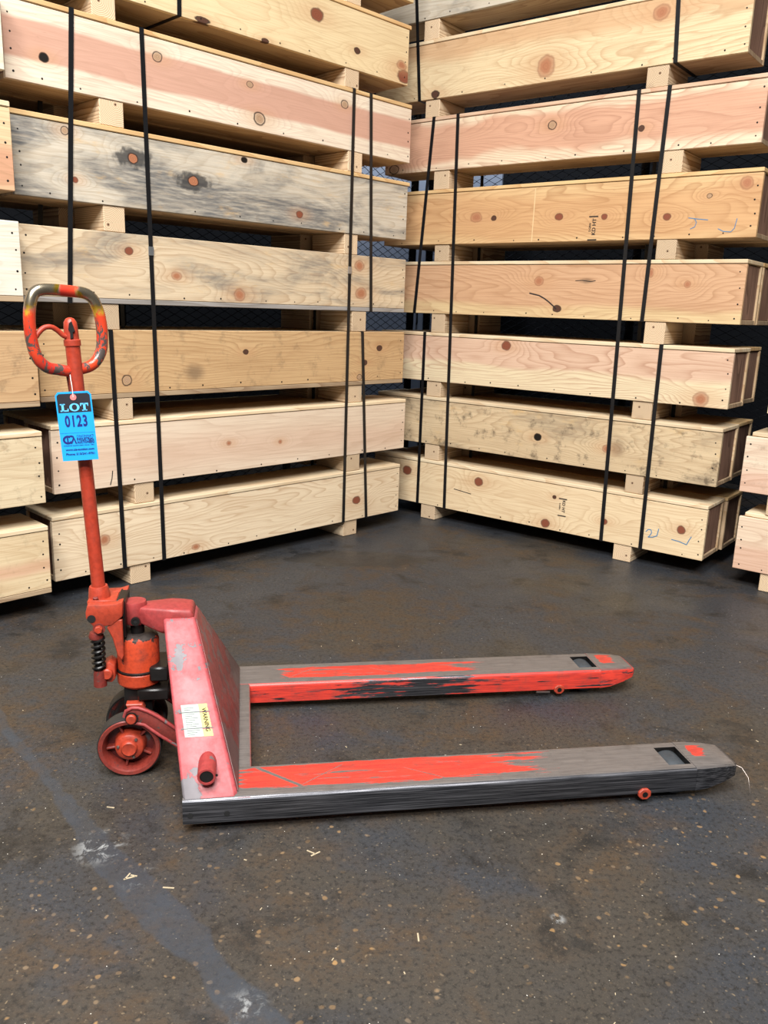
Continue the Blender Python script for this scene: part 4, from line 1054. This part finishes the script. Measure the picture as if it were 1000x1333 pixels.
def strip_rects(rects):
    v, f = [], []
    for (x0, x1, z0, z1) in rects:
        i = len(v); v += [(x0, z0), (x1, z0), (x1, z1), (x0, z1)]; f.append((i, i + 1, i + 2, i + 3))
    return v, f
# LOT in slab serifs
zb_, zt_ = -.0432, -.0262
H_ = zt_ - zb_
v, f = strip_rects([(-.0275, -.0225, zb_, zt_), (-.0305, -.0195, zt_ - .0024, zt_), (-.0305, -.013, zb_, zb_ + .0026), (-.0153, -.013, zb_ + .0026, zb_ + .0062)])
flat(v, f, 'lettering', M['tag_light'])
v, f = [], []
for k in range(33):
    a = 2 * PI * k / 32
    v += [(.0 + .0108 * math.cos(a), (zb_ + zt_) / 2 + (H_ / 2 + .0004) * math.sin(a)), (.0 + .0056 * math.cos(a), (zb_ + zt_) / 2 + (H_ / 2 - .0022) * math.sin(a))]
for k in range(32): f.append((2 * k, 2 * k + 1, 2 * k + 3, 2 * k + 2))
flat(v, f, 'lettering', M['tag_light'])
v, f = strip_rects([(.0188, .0238, zb_, zt_), (.0158, .0268, zb_, zb_ + .0022), (.0126, .0300, zt_ - .0030, zt_), (.0126, .0146, zt_ - .0066, zt_ - .003), (.028, .0300, zt_ - .0066, zt_ - .003)])
flat(v, f, 'lettering', M['tag_light'])
def tag_text(body, size, x, z, sx, mat, offset=0.0, align='CENTER', spacing=1.0, width=None):
    me = text_mesh(body, size, sx, offset, align, spacing)
    if width:
        xs = [v_.co.x for v_ in me.vertices]; k = width / (max(xs) - min(xs)); c_ = (max(xs) + min(xs)) / 2
        for v_ in me.vertices: v_.co.x = (v_.co.x - c_) * k
    me.materials.append(mat); o = bpy.data.objects.new('lettering', me); col.objects.link(o); o.parent = card
    o.matrix_local = Matrix.Translation((x, -.0007, z)) @ Matrix.Rotation(PI / 2, 4, 'X'); return o
tag_text('0123', .0345, 0, -.0665, 1, M['tag_navy'], .0010, spacing=1.12, width=.048)
v, f = strip_rects([(-TW + .001, TW - .001, -.0918, -.0914)]); flat(v, f, 'printed_rule', M['tag_navy'])
tag_text('CINCINNATI', .0074, .0155, -.0995, 1, M['tag_navy'], 0, width=.037)
tag_text('INDUSTRIAL', .0078, .0155, -.1062, 1, M['tag_navy'], .0003, width=.037)
tag_text('AUCTIONEERS', .0078, .0155, -.1130, 1, M['tag_navy'], .0003, width=.037)
tag_text('industrial auctioneers since 1961', .0042, 0, -.1195, 1, M['tag_navy'], .00005, width=.066)
tag_text('www.cia-auction.com', .0066, .001, -.1290, 1, M['tag_navy'], .0002, width=.062)
tag_text('Phone: 513/241-9701', .0066, .001, -.1392, 1, M['tag_navy'], .0002, width=.062)
# round emblem: C around I, A leaning on it
v, f = [], []
for k in range(25):
    a = math.radians(48 + (330 - 48) * k / 24)
    v += [(-.0225 + .0108 * math.cos(a), -.1065 + .0098 * math.sin(a)), (-.0225 + .0062 * math.cos(a), -.1065 + .0054 * math.sin(a))]
for k in range(24): f.append((2 * k, 2 * k + 1, 2 * k + 3, 2 * k + 2))
flat(v, f, 'emblem', M['tag_navy'])
v, f = strip_rects([(-.0242, -.0212, -.1112, -.1022)])
i = len(v); v += [(-.0175, -.1155), (-.0140, -.1155), (-.0095, -.0985), (-.0035, -.1155), (-.0068, -.1155), (-.0092, -.1060)]; f += [(i, i + 1, i + 5, i + 2), (i + 2, i + 5, i + 4, i + 3)]
v += [(-.0185, -.097), (-.0135, -.0965), (-.0095, -.0985), (-.0105, -.102), (-.0150, -.1005)]; f += [tuple(range(i + 6, i + 11))]
flat(v, f, 'emblem', M['tag_navy'], .0007)
MB().tube([(0, -.001, -.0125), (.0003, -.002, -.003), (.0, .0, .012), (-.002, .006, .026), (-.004, .016, .036)], .0009, 6).build('string', plain('white_string', srgb(220, 216, 210), .7), card, 40)

# ------------------------------------------------------------------ litter on the floor
rnd = random.Random(3)
mb = MB()
def chip(x, y, l, w, a, h=.0012):
    m = T(x, y, 0.0002) @ Matrix.Rotation(a, 4, 'Z')
    mb.box(-l / 2, l / 2, -w / 2, w / 2, 0, h, 0, m)
for k in range(36):
    y = rnd.uniform(0.75, 2.7); x = rnd.uniform(-.62, .62) * (y * 0.95)
    l = rnd.uniform(.003, .009); chip(x, y, l, rnd.uniform(.0012, .0026), rnd.uniform(0, PI))
for (x, y) in ((-.49, 1.44), (-.485, 1.435), (-.478, 1.442), (-.40, 1.41), (-.60, 1.67), (-.12, 1.53), (-.13, 1.535), (.09, 1.30)):
    chip(x, y, rnd.uniform(.014, .024), .003, rnd.uniform(0, PI))
lit = mb.build('wood_chips', plain('wood_chip_pale', srgb(176, 160, 132), .8, 0, .25, 90))
tag(lit, 'tiny pale wood splinters and crumbs scattered over the concrete floor', 'debris', kind='stuff')
